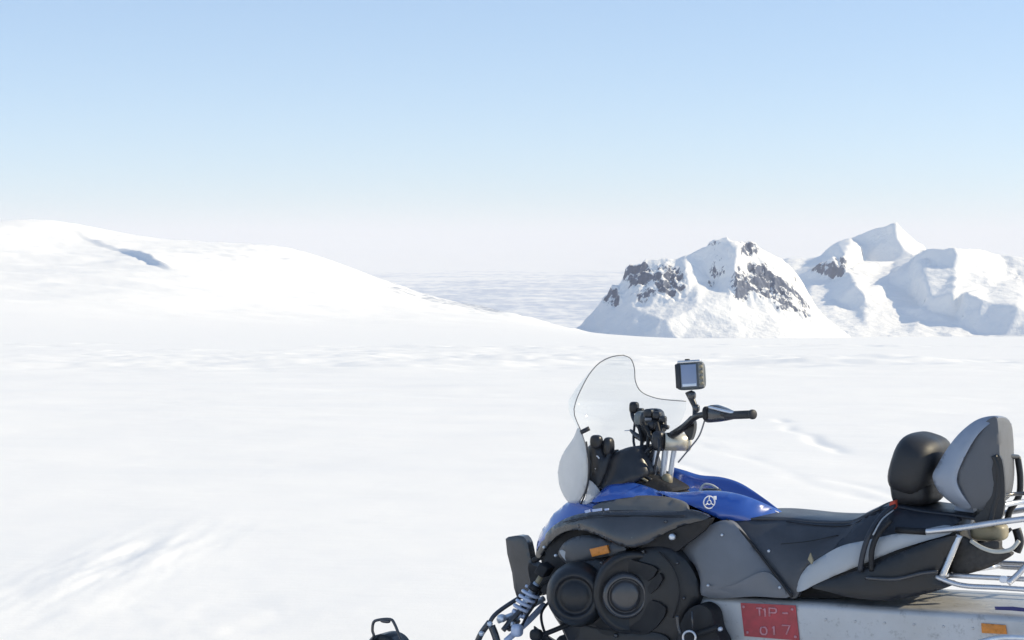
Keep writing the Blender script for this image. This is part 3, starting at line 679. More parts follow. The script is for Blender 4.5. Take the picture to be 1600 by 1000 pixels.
# parting lines and fasteners on the covers
T_ = lambda name, pts, r, m: tube(name, [P(*p) for p in pts], r, m, None, 6)
T_('cover_seam', [(1030, 862, .375), (1052, 888, .385), (1062, 925, .385), (1052, 965, .385)], 0.0035, M_deep)
T_('cover_seam', [(905, 975, .40), (945, 984, .405), (1000, 988, .405)], 0.003, M_deep)
T_('cowl_seam', [(880, 816, .30), (930, 806, .35), (1000, 806, .365), (1070, 806, .365)], 0.0022, M_deep)
for px, py, v_ in ((1068, 935, .375), (1058, 880, .375), (940, 880, .385), (1005, 862, .372), (952, 812, .355), (1040, 815, .37), (905, 822, .325)): lathe('panel_screw', P(px, py, v_), EY, [(0.007, -0.008), (0.007, 0.003), (0, 0.005)], M_cowl, None, 10)
# ---- seat
panel('seat_side', [(1137, 812, .23), (1180, 812, .20), (1225, 812, .18), (1280, 817, .175), (1330, 816, .175), (1350, 806, .18), (1345, 850, .25), (1300, 868, .27), (1268, 880, .285), (1252, 905, .295), (1246, 932, .30), (1236, 935, .30), (1200, 887, .29), (1165, 842, .27)], M_seat, thick=0.03, bulge=0.02, mirror=True)
cap('seat_top', [(1150, 812, .21), (1190, 811, .20), (1225, 812, .18), (1280, 817, .175), (1330, 816, .175), (1352, 806, .18), (1375, 795, .18)], M_seat, crown=0.012, power=3.5)
tube('seat_seam', [P(1135, 812, .262), P(1165, 838, .288), P(1200, 882, .312), P(1238, 933, .322)], 0.006, M_deep)
panel('rear_seat', [(1310, 846, .24), (1330, 826, .20), (1352, 806, .18), (1375, 797, .175), (1398, 793, .17), (1440, 800, .17), (1490, 806, .17), (1500, 815, .19), (1470, 826, .22), (1443, 832, .24), (1400, 840, .26), (1345, 850, .275), (1318, 862, .28), (1300, 866, .28)], M_seat2, thick=0.03, bulge=0.02, mirror=True)
cap('rear_seat_top', [(1352, 806, .18), (1375, 797, .175), (1398, 793, .17), (1440, 800, .17), (1490, 806, .17), (1530, 812, .17)], M_seat2, crown=0.012, power=3.5)
panel('seat_wing', [(1245, 924, .305), (1250, 902, .30), (1262, 885, .295), (1285, 869, .285), (1315, 853, .28), (1350, 845, .275), (1400, 834, .27), (1445, 827, .26), (1480, 822, .25), (1490, 830, .26), (1440, 847, .275), (1400, 860, .28), (1355, 879, .29), (1310, 897, .30), (1270, 915, .305), (1252, 924, .31)], M_light, thick=0.03, bulge=0.014, mirror=True)
panel('wing_lining', [(1300, 900, .285), (1350, 876, .28), (1400, 858, .27), (1440, 845, .262), (1490, 826, .25), (1498, 845, .25), (1440, 860, .26), (1380, 885, .28), (1330, 905, .285)], M_deep, thick=0.05)
tube('seat_stitching', [P(1228, 815, .195), P(1280, 821, .192), P(1330, 820, .192), P(1358, 806, .192), P(1396, 797, .19)], 0.0022, M_deep, None, 6)
tube('seat_stitching', [P(1220, 850, .285), P(1262, 846, .262), P(1310, 836, .225)], 0.002, M_deep, None, 6)
# grab strap over the wing
tube('grab_strap', [P(1397, 789, .20), P(1376, 808, .26), (P(1358, 836, .31)), P(1348, 866, .32), P(1344, 892, .32)], 0.011, M_seat2)
tube('grab_strap', [P(1392, 812, .28), P(1370, 838, .31), P(1362, 862, .32), P(1362, 892, .32)], 0.011, M_deep)
tube('trim_line', [P(1396, 797, .215), P(1378, 812, .28), P(1364, 836, .325)], 0.003, M_light)
box('buckle', P(1396, 789, .20), (0.03, 0.03, 0.035), M_redb, None, LD(.9, .2, .3), EY, EZ, 0.006)
# dark lower side bag / knee panel
panel('foot_shield', [(1268, 917, .30), (1300, 903, .30), (1345, 889, .31), (1400, 866, .31), (1460, 844, .30), (1500, 838, .28), (1490, 856, .28), (1475, 885, .28), (1470, 902, .28), (1492, 911, .28), (1450, 927, .30), (1400, 937, .31), (1372, 938, .32), (1330, 934, .32), (1295, 925, .31)], M_black, thick=0.03, bulge=0.02, mirror=True)
tube('shield_rib', [P(1352, 903, .345), P(1400, 905, .345), P(1440, 896, .335), P(1465, 893, .32)], 0.008, M_cowl)
panel('leather_tab', [(1262, 874, .32), (1266, 864, .32), (1270, 876, .32), (1268, 882, .32)], M_tan, thick=0.01, smooth=1, res=0.006)

# ---- tank cover
def resamp0(E, n):
    d = [0]
    for a, b in zip(E[:-1], E[1:]): d.append(d[-1]+(b-a).length)
    t = np.linspace(0, d[-1], n); C = np.array([[p.x, p.y, p.z] for p in E])
    return [Vector([np.interp(x, d, C[:, k]) for k in range(3)]) for x in t]
panel('tank_side', [(1028, 768, .20), (1060, 770, .19), (1100, 767, .18), (1135, 769, .175), (1165, 776, .17), (1192, 787, .13), (1226, 804, .04), (1205, 810, .14), (1170, 813, .21), (1130, 813, .24), (1108, 803, .255), (1080, 790, .255), (1050, 778, .24)], M_blue, thick=0.015, bulge=0.03, hard=0.6)
nearE = [(1040, 772, .19), (1065, 772, .185), (1100, 769, .175), (1135, 771, .17), (1165, 778, .155), (1192, 789, .125), (1226, 805, .05)]
farE = [(1046, 729, -.10), (1068, 735, -.10), (1094, 743, -.11), (1126, 746, -.12), (1154, 754, -.11), (1184, 772, -.08), (1222, 801, -.01)]
A_ = resamp0(catmull([P(*p) for p in nearE], 6), 30); B_ = resamp0(catmull([P(*p) for p in farE], 6), 30)
bm = bmesh.new(); rows = []
for i, (a, b) in enumerate(zip(A_, B_)):
    t = i/29; dip = -0.075*(1-t**3); row = []
    for k in range(25):
        q = k/24; row.append(bm.verts.new(a.lerp(b, q)+EZ*dip*(1-abs(2*q-1)**4)))
    rows.append(row)
for A, B in zip(rows[:-1], rows[1:]):
    for k in range(24): bm.faces.new((A[k], A[k+1], B[k+1], B[k]))
tt = link('tank_top', bm, M_blue); q_ = tt.modifiers.new('solid', 'SOLIDIFY'); q_.thickness = 0.012; q_.offset = 0
bm = bmesh.new(); rows = []
for i, b in enumerate(B_):
    rows.append([bm.verts.new(b+EY*(-0.02*k-0.01*k*k*0.3)+EZ*(-0.012*k*k*(1-0.6*(i/29)))) for k in range(5)])
for A, B in zip(rows[:-1], rows[1:]):
    for k in range(4): bm.faces.new((A[k], A[k+1], B[k+1], B[k]))
ts = link('tank_side', bm, M_blue); q_ = ts.modifiers.new('solid', 'SOLIDIFY'); q_.thickness = 0.012
lathe('fuel_cap', P(1112, 768, .07), LD(0, 0.05, 1), [(0.045, -0.04), (0.045, 0.0), (0.038, 0.012), (0, 0.014)], M_dash, None, 24)
tube('fuel_vent', [P(1092, 770, .12), P(1100, 757, .10), P(1112, 758, .09), P(1122, 764, .08)], 0.005, M_cable)
panel('hood_top', [(925, 784, .27), (938, 768, .22), (952, 757, .18), (975, 752, .15), (1000, 758, .16), (1032, 771, .20), (1030, 777, .24), (985, 777, .26), (950, 782, .27)], M_blue, thick=0.02, bulge=0.02, mirror=True)
cap('hood_centre', [(915, 770, .15), (940, 762, .17), (975, 756, .14), (1010, 764, .16), (1045, 772, .18)], M_dash, crown=-0.01)
# round emblem: ring with three crossed bars
em = P(1108, 785, .262); bm = bmesh.new()
ea = LD(0.35, -0.93, 0.05); e1 = EZ.cross(ea).normalized(); e2 = ea.cross(e1)
ring = [em+(e1*math.cos(t)+e2*math.sin(t))*0.026 for t in np.linspace(0, 2*math.pi, 25)[:-1]]
bm_tube(bm, ring, 0.0028, 6, True, 1)
ring = [em+(e1*math.cos(t)+e2*math.sin(t))*0.009 for t in np.linspace(0, 2*math.pi, 13)[:-1]]
bm_tube(bm, ring, 0.0022, 6, True, 1)
for a in (90, 210, 330):
    q = e1*math.cos(math.radians(a))+e2*math.sin(math.radians(a)); bm_tube(bm, [em+q*0.008, em+q*0.026], 0.0026, 6, False, 1)
link('emblem', bm, M_white)
box('painted_sun_glint', P(1117, 778, .262), (0.014, 0.004, 0.016), M_white, None, e1, ea, e2, 0.001)  # white patch painted in for a sun glint on the tank

# ---- windshield
wpts = [(900, 792, .17), (915, 765, .20), (919, 735, .22), (916, 700, .24), (908, 674, .26), (897, 646, .27), (899, 630, .25), (908, 608, .21), (922, 583, .15), (938, 566, .09), (957, 557, .04), (974, 555, 0.0)]
near_edge = [P(*p) for p in wpts]
# far side edge points at their own side distance (mirror side)
fpts = [(974, 555, 0.0), (985, 560, -.03), (991, 574, -.06), (993, 596, -.10), (1002, 612, -.15), (1025, 622, -.20), (1072, 627, -.30), (1068, 650, -.30), (1045, 690, -.26), (1005, 735, -.20)]
far_edge = [P(*p) for p in fpts]
E1 = catmull(near_edge, 6); E2 = list(reversed(catmull(far_edge, 6)))
def resamp(E, n):
    d = [0]
    for a, b in zip(E[:-1], E[1:]): d.append(d[-1]+(b-a).length)
    t = np.linspace(0, d[-1], n); C = np.array([[p.x, p.y, p.z] for p in E])
    return [Vector([np.interp(x, d, C[:, k]) for k in range(3)]) for x in t]
NW = 30; R1 = resamp(E1, NW); R2 = resamp(E2, NW)
bm = bmesh.new(); rows = []; nt = 16
fw = 0.20
for i, (a, b) in enumerate(zip(R1, R2)):
    wdt = (a-b).length; row = []
    for k in range(nt+1):
        t = k/nt; p = a.lerp(b, t); p = p+EX*(min(fw, wdt*0.42)*(1-(2*t-1)**2)) - EZ*0.02*(1-(2*t-1)**2)*min(1, wdt*3)
        row.append(bm.verts.new(p))
    rows.append(row)
for A, B in zip(rows[:-1], rows[1:]):
    for k in range(nt): bm.faces.new((A[k], A[k+1], B[k+1], B[k]))
ws = link('windshield', bm, M_clear); s_ = ws.modifiers.new('solid', 'SOLIDIFY'); s_.thickness = 0.003
F3 = [P(*p) for p in fpts[:7]]
tube('windshield_trim', R1, 0.0026, M_trim, ws, 6, False, 1); tube('windshield_trim', catmull(F3, 6), 0.0024, M_trim, ws, 6, False, 1)
tube('trim_screw', [P(907, 676, .26), P(921, 669, .24)], 0.010, M_dash, ws, 8, False, 1)
panel('headlamp_shroud', [(896, 684, .16), (904, 668, .19), (914, 696, .22), (919, 722, .235), (918, 750, .22), (908, 778, .19), (898, 792, .17), (884, 780, .13), (874, 758, .09), (872, 735, .07), (878, 712, .09)], M_frost, thick=0.006, bulge=0.03)
panel('headlamp_shroud', [(896, 795, .17), (914, 780, .20), (919, 750, .22), (938, 772, .20), (925, 783, .22)], M_frost, thick=0.006, bulge=0.01)
tube('shroud_edge', [P(916, 690, .235), P(920, 722, .243), P(919, 752, .23), P(911, 780, .20), P(905, 790, .19)], 0.004, M_dash, None, 6)

# ---- dash and gauges
panel('instrument_pod', [(917, 702, .12), (923, 694, .12), (932, 690, .12), (940, 700, .12), (946, 712, .12), (952, 704, .12), (954, 722, .12), (950, 748, .12), (940, 772, .14), (925, 775, .16), (918, 750, .14)], M_dash, thick=0.09, bulge=0.03, hard=0.4)
blob('instrument_pod', P(951, 698, .10), (0.045, 0.06, 0.085), M_dash, None, e=0.7)
blob('instrument_pod', P(932, 690, .13), (0.055, 0.05, 0.06), M_dash, None, e=0.7)
gc = P(929, 722, .155)
bm = bmesh.new(); ga = LD(0.1, -1, 0.1); g1 = EZ.cross(ga).normalized(); g2 = ga.cross(g1)
bm_tube(bm, [gc+(g1*math.cos(t)+g2*math.sin(t)*1.25)*0.024 for t in np.linspace(-1.5, 1.2, 10)], 0.0035, 6, False, 1)
link('gauge_rim', bm, M_white)
panel('dash_hood', [(946, 735, .10), (955, 712, .10), (972, 702, .10), (996, 698, .10), (1004, 712, .10), (1010, 742, .12), (985, 756, .15), (955, 762, .18), (940, 765, .19)], M_dash, thick=0.16, bulge=0.03)
panel('console', [(940, 768, .14), (960, 742, .10), (1000, 738, .08), (1035, 752, .08), (1052, 768, .12), (1030, 776, .16), (980, 776, .17)], M_deep, thick=0.2, bulge=0.02)
tube('dash_piping', [P(957, 746, .16), P(975, 743, .15), P(1000, 746, .13), P(1012, 752, .12)], 0.005, M_tan, None, 6)

# ---- steering
post = [([(1027, 700, .03), (1022, 730, .03), (1018, 757, .03)], .013), ([(1040, 700, .0), (1037, 728, .0), (1034, 758, .0)], .014), ([(1054, 700, -.03), (1050, 725, -.03), (1046, 756, -.03)], .012)]
for pts, r in post: tube('steering_post', [P(*p) for p in pts], r, M_steel)
blob('post_boot', P(1042, 751, .03), (0.05, 0.05, 0.062), M_tan, None, e=0.9)
cab = [[(998, 665, -.05), (1003, 690, -.02), (1000, 720, .02), (1010, 758, .05)], [(1015, 672, 0), (1012, 700, .02), (1016, 730, .04), (1024, 762, .05)], [(1026, 660, 0), (1030, 685, .02), (1016, 715, .04), (1006, 752, .06)], [(1005, 660, 0), (1020, 690, .02), (1024, 720, .03), (1014, 765, .06)], [(1040, 690, 0), (1012, 705, .02), (1003, 735, .04), (1020, 765, .06)]]
for c in cab: tube('cable_loom', [P(*p) for p in c], 0.009, M_deep, None, 8)
SA = LD(0.99, 0.05, -0.04)
cp = P(1036, 690, .02)
hp = tube('handlebar_pad', [cp+SA*0.008, cp+SA*0.112], 0.039, M_gold, None, 24, False, 1)
lathe('pad_cap', cp+SA*0.112, SA, [(0.040, -0.006), (0.040, 0.003), (0.032, 0.010), (0, 0.012)], M_gold, hp, 24)
blob('pad_mount', P(1030, 689, .02), (0.055, 0.07, 0.09), M_dash, None, e=0.6)
hb = tube('handlebar', [P(1010, 668, -.16), P(1030, 680, -.04), P(1055, 678, .05), P(1075, 662, .13), P(1090, 650, .19), P(1105, 648, .23), P(1172, 647, .38)], 0.013, M_black, None, 12)
tube('handlebar_riser', [P(1050, 680, .03), P(1068, 668, .08), P(1082, 655, .14)], 0.017, M_dash, None, 10)
panel('riser_bracket', [(1049, 676, .08), (1066, 663, .10), (1083, 657, .12), (1084, 672, .12), (1078, 688, .11), (1072, 680, .10), (1066, 672, .10)], M_black, thick=0.03, res=0.008)
g = tube('grip', [P(1136, 649, .30), P(1175, 647.5, .385)], 0.017, M_rubber, None, 16, False, 1)
lathe('grip_flange', P(1176, 647.5, .387), (P(1176, 647.5, .387)-P(1136, 649, .30)), [(0.020, -0.006), (0.020, 0.004), (0.012, 0.008), (0, 0.008)], M_rubber, g, 16)
panel('throttle_housing', [(1098, 652, .24), (1099, 640, .24), (1110, 633, .25), (1124, 636, .27), (1142, 644, .30), (1156, 650, .32), (1140, 656, .30), (1115, 660, .26), (1102, 659, .24)], M_cowl, thick=0.05, bulge=0.02, res=0.008)
blob('throttle_housing', P(1104, 646, .25), (0.03, 0.05, 0.06), M_deep, None, e=0.7)
tube('brake_lever', [P(1108, 636, .27), P(1128, 641, .31), P(1150, 646, .34)], 0.006, M_steel, None, 8)
tube('throttle_cable', [P(1101, 657, .23), P(1093, 680, .20), P(1078, 700, .14), P(1060, 722, .06)], 0.0036, M_trim, None, 8)
for c in ([(992, 660, -.14), (990, 690, -.08), (1000, 725, 0), (1004, 750, .04)], [(1010, 650, -.14), (1024, 640, -.10), (1036, 655, -.06), (1030, 680, 0)], [(1026, 668, 0), (1030, 700, .08), (1026, 718, .08), (1022, 740, .08)],
          [(1000, 700, -.05), (985, 712, 0), (968, 722, .05), (958, 742, .1)], [(1016, 700, .05), (1000, 716, .08), (1004, 738, .1), (1018, 750, .1)]):
    tube('cable_loom', [P(*p) for p in c], 0.006, M_dash, None, 8)
for px, py, v_, r_ in ((1014, 646, -.06, .03), (1027, 649, -.05, .026), (1036, 655, -.03, .022), (1018, 665, -.02, .024)): blob('control_knob', P(px, py, v_), (r_*1.5, r_*1.3, r_*1.4), M_dash, None, e=0.6)
box('control_label', P(1013, 655, -.04), (0.03, 0.01, 0.012), mat('label_grey', (0.3, 0.3, 0.32), 0.5), None, LD(1, 0, 0), LD(0, 1, 0), EZ, 0.002)
lathe('key_switch', P(1003, 731, .10), LD(.3, -.9, .4), [(0.016, -0.01), (0.016, 0.008), (0.010, 0.014), (0, 0.014)], M_steel, None, 14)
# far side controls
blob('switch_housing', P(1021, 657, -.12), (0.105, 0.12, 0.11), M_dash, None, e=0.75, dent=0.10)
blob('switch_housing', P(1030, 664, -.08), (0.06, 0.08, 0.07), M_deep, None, e=0.7, dent=0.15, seed=2)
blob('mirror_clamp', P(1003, 654, -.13), (0.06, 0.06, 0.07), mat('clamp_metal', (0.22, 0.24, 0.24), 0.4, 0.3, var=0.2, vscale=50), None, e=0.7, dent=0.1)
tube('brake_hose', [P(989, 634, -.16), P(988, 648, -.15), P(996, 664, -.12), P(1006, 676, -.10)], 0.010, M_dash, None, 8)
blob('switch_housing', P(1014, 676, -.08), (0.07, 0.09, 0.08), M_deep, None, e=0.6, dent=0.12, seed=4)
blob('lever_pivot', P(991, 637, -.16), (0.042, 0.04, 0.055), M_black, None, e=0.6)
blob('lever_pivot', P(1001, 641, -.16), (0.03, 0.03, 0.02), M_black, None, e=0.6)
tube('parking_lever', [P(985, 672, -.12), P(996, 682, -.10), P(1006, 690, -.08)], [0.006, 0.014, 0.008], M_cowl, None, 8)
tube('key_rod', [P(976, 673, -.12), P(987, 672, -.12)], 0.0025, M_steel, None, 6, False, 1)
tube('switch_tab', [P(1034, 665, -.04), P(1044, 668, -.03)], 0.010, M_dash, None, 8, False, 1)

# ---- rear: rack, backrests and what hangs there
def T(name, pts, r, m=M_tube, **k): return tube(name, [P(*p) for p in pts], r, m, None, **k)
def both(name, pts, r, m=M_tube):
    A = [P(*p) for p in pts]; tube(name, A, r, m); tube(name, [Vector((p.x, -p.y, p.z)) for p in A], r, m)
both('rack_rail', [(1444, 831, .27), (1500, 825, .27), (1560, 816, .27), (1640, 806, .27)], 0.012)
both('rack_strut', [(1499, 836, .27), (1486, 868, .28), (1472, 901, .29)], 0.013)
T('rack_rail_bracket', [(1400, 828, .27), (1447, 831, .27)], 0.013, M_deep, smooth=1)
both('rack_lower_rail', [(1462, 901, .29), (1500, 914, .29), (1560, 918, .29), (1650, 924, .29)], 0.010)
both('rack_lower_rail', [(1484, 899, .22), (1540, 902, .22), (1650, 907, .22)], 0.010)
both('rack_strut', [(1610, 876, .24), (1592, 896, .26), (1575, 912, .28)], 0.011)
blob('rack_bolt', P(1568, 905, .28), (0.03, 0.03, 0.028), M_white, None, e=0.7)
T('rack_crossbar', [(1470, 901, .29), (1500, 893, .0), (1560, 885, -.27)], 0.010)
blob('canister', P(1546, 830, .10), (0.14, 0.12, 0.075), M_tan, None, e=0.6)
panel('canister_holder', [(1500, 840, .20), (1520, 850, .20), (1560, 846, .20), (1562, 858, .20), (1580, 866, .20), (1560, 880, .20), (1530, 892, .20), (1490, 897, .20), (1486, 870, .20)], mat('net_fabric', (0.055, 0.052, 0.05), 0.8, var=0.4, vscale=60), thick=0.05, bulge=0.02)
T('canister_hose', [(1517, 845, .24), (1535, 856, .25), (1556, 862, .25), (1580, 858, .24), (1592, 845, .22)], 0.008, M_cable)
T('rear_bracket', [(1560, 845, .05), (1580, 826, .05)], 0.007, M_black)
T('backrest_frame', [(1553, 712, .19), (1560, 730, .19), (1560, 770, .19), (1552, 800, .19), (1548, 822, .20)], 0.013, M_black)
T('backrest_frame', [(1590, 714, -.13), (1594, 745, -.13), (1592, 775, -.13), (1577, 800, -.13), (1574, 815, -.13)], 0.013, M_black)
T('backrest_frame', [(1553, 712, .19), (1570, 712, .02), (1590, 714, -.13)], 0.010, M_black)
T('rear_bracket', [(1588, 826, -.05), (1593, 846, -.05), (1588, 862, -.05)], 0.018, M_black)
T('rear_bracket', [(1560, 776, .1), (1585, 772, 0), (1615, 770, -.05)], 0.008, M_cowl)
T('rear_bracket', [(1556, 792, .12), (1590, 785, 0), (1615, 783, -.05)], 0.010, M_steel)
# driver's backrest: a fat rounded pad
dp = blob('driver_backrest', P(1438, 726, .0), (0.185, 0.42, 0.262), M_deep if False else mat('driver_pad_vinyl', (0.019, 0.020, 0.023), 0.47, var=0.15, vscale=8, bump=0.5, bscale=380), None, (EX+EZ*0.30).normalized(), EY, (EZ-EX*0.30).normalized(), e=0.66)
blob('pad_base', P(1434, 757, .0), (0.17, 0.34, 0.17), dp.data.materials[0], dp, (EX+EZ*-0.12).normalized(), EY, (EZ+EX*0.12).normalized(), e=0.55)
T('driver_backrest_post', [(1440, 785, .0), (1445, 802, .0)], 0.02, M_deep, smooth=1)
# passenger backrest: shell with pale edge
bc = P(1520, 745, .185)
pb = panel('passenger_backrest', [(1492, 742, .185), (1508, 705, .185), (1528, 674, .185), (1545, 655, .185), (1556, 652, .185), (1560, 672, .185), (1562, 715, .185), (1562, 760, .185), (1552, 790, .185), (1530, 795, .185), (1512, 792, .185), (1500, 772, .185)], M_back, thick=0.32, bulge=0.02, hard=0.5, res=0.018, taper=(bc.x, bc.z, 0.20, .185))
panel('backrest_edge', [(1457, 744, .17), (1464, 728, .17), (1482, 698, .17), (1502, 674, .17), (1528, 655, .17), (1550, 650, .17), (1560, 652, .17), (1546, 662, .19), (1527, 680, .20), (1508, 712, .205), (1496, 740, .205), (1495, 754, .205), (1503, 772, .205), (1517, 793, .19), (1500, 793, .17), (1480, 781, .17), (1464, 764, .17)], M_edge, thick=0.29, bulge=0.012, parent=pb, hard=0.5, taper=(bc.x, bc.z, 0.18, .185))
panel('backrest_bracket', [(1540, 790, .195), (1553, 720, .20), (1562, 712, .20), (1570, 760, .20), (1562, 815, .20), (1535, 822, .20), (1522, 812, .20)], M_black, thick=0.02, bulge=0.0)
panel('backrest_post', [(1494, 788, .10), (1520, 790, .10), (1512, 824, .12), (1496, 828, .12)], M_edge, thick=0.05, bulge=0.004)

# ---- plate, reflector and decal on the tunnel
def quad_frame(c00, c10, c01):
    a = (c10-c00); b = (c01-c00); return a, b
pl0 = P(1158, 943, .297); pl1 = P(1244, 947, .297); pl2 = P(1160, 993, .297); 
PLT = panel('registration_plate', [(1157, 942, .296), (1243, 946, .296), (1249, 1001, .296), (1163, 994, .296)], M_red, thick=0.003, smooth=1, res=0.01)
def stroke_text(strokes, name='letter'):
    bm = bmesh.new()
    for s_ in strokes: bm_tube(bm, [P(x, y, .2972) for x, y in s_], 0.0040, 6, False, 1)
    return link(name, bm, M_pink, PLT)
def glyph(ch, x, y, w, h, sk=0.05):
    g = {'N': [[(0, 1), (0, 0), (1, 1), (1, 0)]], 'D': [[(0, 0), (0, 1), (.7, 1), (1, .7), (1, .3), (.7, 0), (0, 0)]], 'P': [[(0, 1), (0, 0), (.8, 0), (1, .15), (1, .4), (.8, .55), (0, .55)]],
         'R': [[(0, 1), (0, 0), (.8, 0), (1, .15), (1, .4), (.8, .55), (0, .55)], [(.5, .55), (1, 1)]], 'T': [[(0, 0), (1, 0)], [(.5, 0), (.5, 1)]], '1': [[(.2, .25), (.6, 0), (.6, 1)]], 'J': [[(0, 0), (.7, 0), (.7, 1)]],
         '-': [[(0, .8), (1, .8)]], '0': [[(.2, 0), (.8, 0), (1, .3), (1, .7), (.8, 1), (.2, 1), (0, .7), (0, .3), (.2, 0)]], '6': [[(.9, 0), (.2, .1), (0, .6), (.2, 1), (.8, 1), (1, .7), (.8, .5), (.1, .55)]],
         '5': [[(1, 0), (.1, 0), (0, .45), (.7, .4), (1, .7), (.7, 1), (0, 1)]], '7': [[(0, 0), (1, 0), (.5, 1)]], 'L': [[(0, 0), (0, 1), (1, 1)]], 'C': [[(1, 0), (.2, 0), (0, .3), (0, .7), (.2, 1), (1, 1)]], 'Z': [[(0, 0), (1, 0), (0, 1), (1, 1)]]}[ch]
    return [[(x+a*w+b*h*sk, y+b*h+(a*w)*0.05) for a, b in s] for s in g]
for a in (('T', 1182, 950, 9, 12), ('1', 1191, 950, 7, 13), ('P', 1202, 950, 11, 13), ('-', 1222, 949, 9, 11), ('0', 1188, 980, 10, 11), ('1', 1205, 978, 7, 14), ('7', 1222, 977, 12, 14)):
    stroke_text(glyph(*a))
for x, y in ((1162, 948), (1238, 952), (1168, 988), (1243, 995)): lathe('screw', P(x, y, .297), EY, [(0.006, 0), (0.006, 0.003), (0, 0.004)], M_pink, PLT, 8)
panel('side_reflector', [(1533, 974, .298), (1571, 977, .298), (1573, 991, .298), (1534, 989, .298)], M_orange, thick=0.01, bulge=0.003, smooth=1, res=0.01)
panel('tunnel_decal', [(1554, 948, .27), (1582, 948, .27), (1660, 957, .27), (1660, 961, .27), (1580, 954, .27), (1555, 953, .27)], M_dblue, thick=0.006, smooth=1, res=0.01)
T('tunnel_rail', [(1530, 1004, .40), (1570, 996, .40), (1640, 1000, .40)], 0.012, M_steel)

# ---- belly, foot well and brackets
panel('foot_well', [(1070, 960, .40), (1092, 945, .40), (1110, 955, .40), (1118, 985, .40), (1128, 1010, .40), (1060, 1015, .40)], M_deep, thick=0.10, bulge=0.01)
T('exhaust_bracket', [(1058, 962, .44), (1060, 980, .44), (1064, 990, .44)], 0.008, M_cowl)
T('exhaust_bracket', [(1081, 955, .44), (1083, 985, .44)], 0.005, M_cowl, smooth=1)
bm = bmesh.new(); bm_tube(bm, [P(1077+10*math.cos(t), 996+10*math.sin(t), .45) for t in np.linspace(0, 2*math.pi, 17)[:-1]], 0.005, 8, True, 1); link('hose_clamp', bm, M_tube)
T('foot_lever', [(1085, 992, .42), (1105, 986, .42), (1122, 980, .42)], 0.012, M_deep)
lathe('bolt_head', P(1125, 983, .425), EY, [(0.009, -0.01), (0.009, 0.004), (0, 0.006)], M_steel, None, 10)
box('belly_pan', Vector((0.35, 0, 0.22)), (0.9, 0.52, 0.10), M_deep, None, EX, EY, EZ, 0.03)

# ---- front bumper flap, suspension, ski
panel('bumper', [(790, 842, .10), (800, 838, .10), (817, 838, .10), (824, 848, .10), (829, 872, .10), (836, 890, .10), (850, 888, .10), (850, 905, .10), (838, 925, .10), (822, 935, .10), (808, 935, .10), (800, 895, .10)], M_cowl, thick=0.05, bulge=0.008, smooth=2, res=0.01)
panel('bumper', [(826, 880, .12), (838, 885, .12), (858, 880, .12), (868, 895, .12), (850, 930, .12), (835, 925, .12)], M_deep, thick=0.08, res=0.012)
tube('upper_bracket', [P(834, 876, .15), P(850, 868, .16), P(864, 872, .18)], 0.014, M_deep)
s0 = P(850, 893, .30); s1 = P(801, 975, .36)
d = (s1-s0); L_ = d.length; dn = d.normalized()
tube('shock_absorber', [s0, s0+d*0.30], 0.012, M_tan, None, 12, False, 1)
tube('shock_absorber', [s0+d*0.22, s1], 0.016, M_steel, None, 12, False, 1)
tube('shock_collar', [s0+d*0.26, s0+d*0.36], 0.026, M_deep, None, 16, False, 1)
a_ = dn.cross(EY).normalized(); b_ = dn.cross(a_); hel = []
for i in range(95):
    t = i/94; ph = t*2*math.pi*4.6; hel.append(s0+d*(0.36+0.42*t)+(a_*math.cos(ph)+b_*math.sin(ph))*0.036)
tube('coil_spring', hel, 0.0078, M_spring, None, 8, False, 1)
tube('spring_seat', [s0+d*0.78, s0+d*0.83], 0.033, M_spring, None, 16, False, 1)
T('suspension_arm', [(838, 920, .20), (805, 938, .30), (772, 962, .40), (764, 975, .42)], 0.010, M_cowl)
T('suspension_arm', [(850, 935, .22), (815, 955, .32), (778, 970, .42)], 0.013, M_steel)
T('suspension_arm', [(850, 945, .22), (828, 968, .32), (806, 988, .40), (790, 1002, .44)], 0.014, M_spring)
blob('ball_joint', P(784, 966, .42), (0.04, 0.04, 0.035), M_steel, None, e=0.8)
T('tie_rod', [(905, 968, .34), (868, 984, .40), (832, 998, .46)], 0.011, M_deep)
blob('ball_joint', P(838, 992, .46), (0.055, 0.05, 0.05), M_deep, None, e=0.7)
blob('ball_joint', P(808, 985, .44), (0.05, 0.05, 0.055), M_spring, None, e=0.7)
T('steering_arm', [(765, 972, .43), (752, 990, .44), (744, 1008, .44)], 0.014, M_cowl)
T('ski_spindle', [(768, 978, .44), (776, 1000, .44), (782, 1050, .44)], 0.017, M_cowl)
T('suspension_arm', [(845, 925, .28), (822, 946, .34), (800, 968, .40), (786, 985, .44)], 0.012, M_cowl)
T('brake_hose', [(862, 905, .28), (846, 915, .30), (838, 940, .33), (820, 968, .38), (812, 990, .44)], 0.006, M_deep)
T('brake_hose', [(858, 940, .28), (846, 958, .33), (850, 985, .36), (862, 1005, .38)], 0.006, M_deep)
box('shock_bracket', P(800, 975, .37), (0.05, 0.06, 0.04), M_cowl, None, dn, EY, dn.cross(EY), 0.006)
box('shock_bracket', P(851, 890, .30), (0.05, 0.07, 0.05), M_deep, None, dn, EY, dn.cross(EY), 0.006)
for px, py, v_ in ((800, 975, .41), (784, 967, .45), (765, 975, .47), (752, 990, .47)): lathe('bolt_head', P(px, py, v_), EY, [(0.011, -0.01), (0.011, 0.004), (0.006, 0.008), (0, 0.008)], M_steel, None, 10)
for px, py, v_ in ((1201, 861, .322), (1128, 836, .305), (1106, 915, .345), (850, 855, .26), (868, 868, .34), (1218, 918, .335)): lathe('panel_screw', P(px, py, v_), EY, [(0.006, -0.006), (0.006, 0.003), (0, 0.005)], M_steel, None, 10)
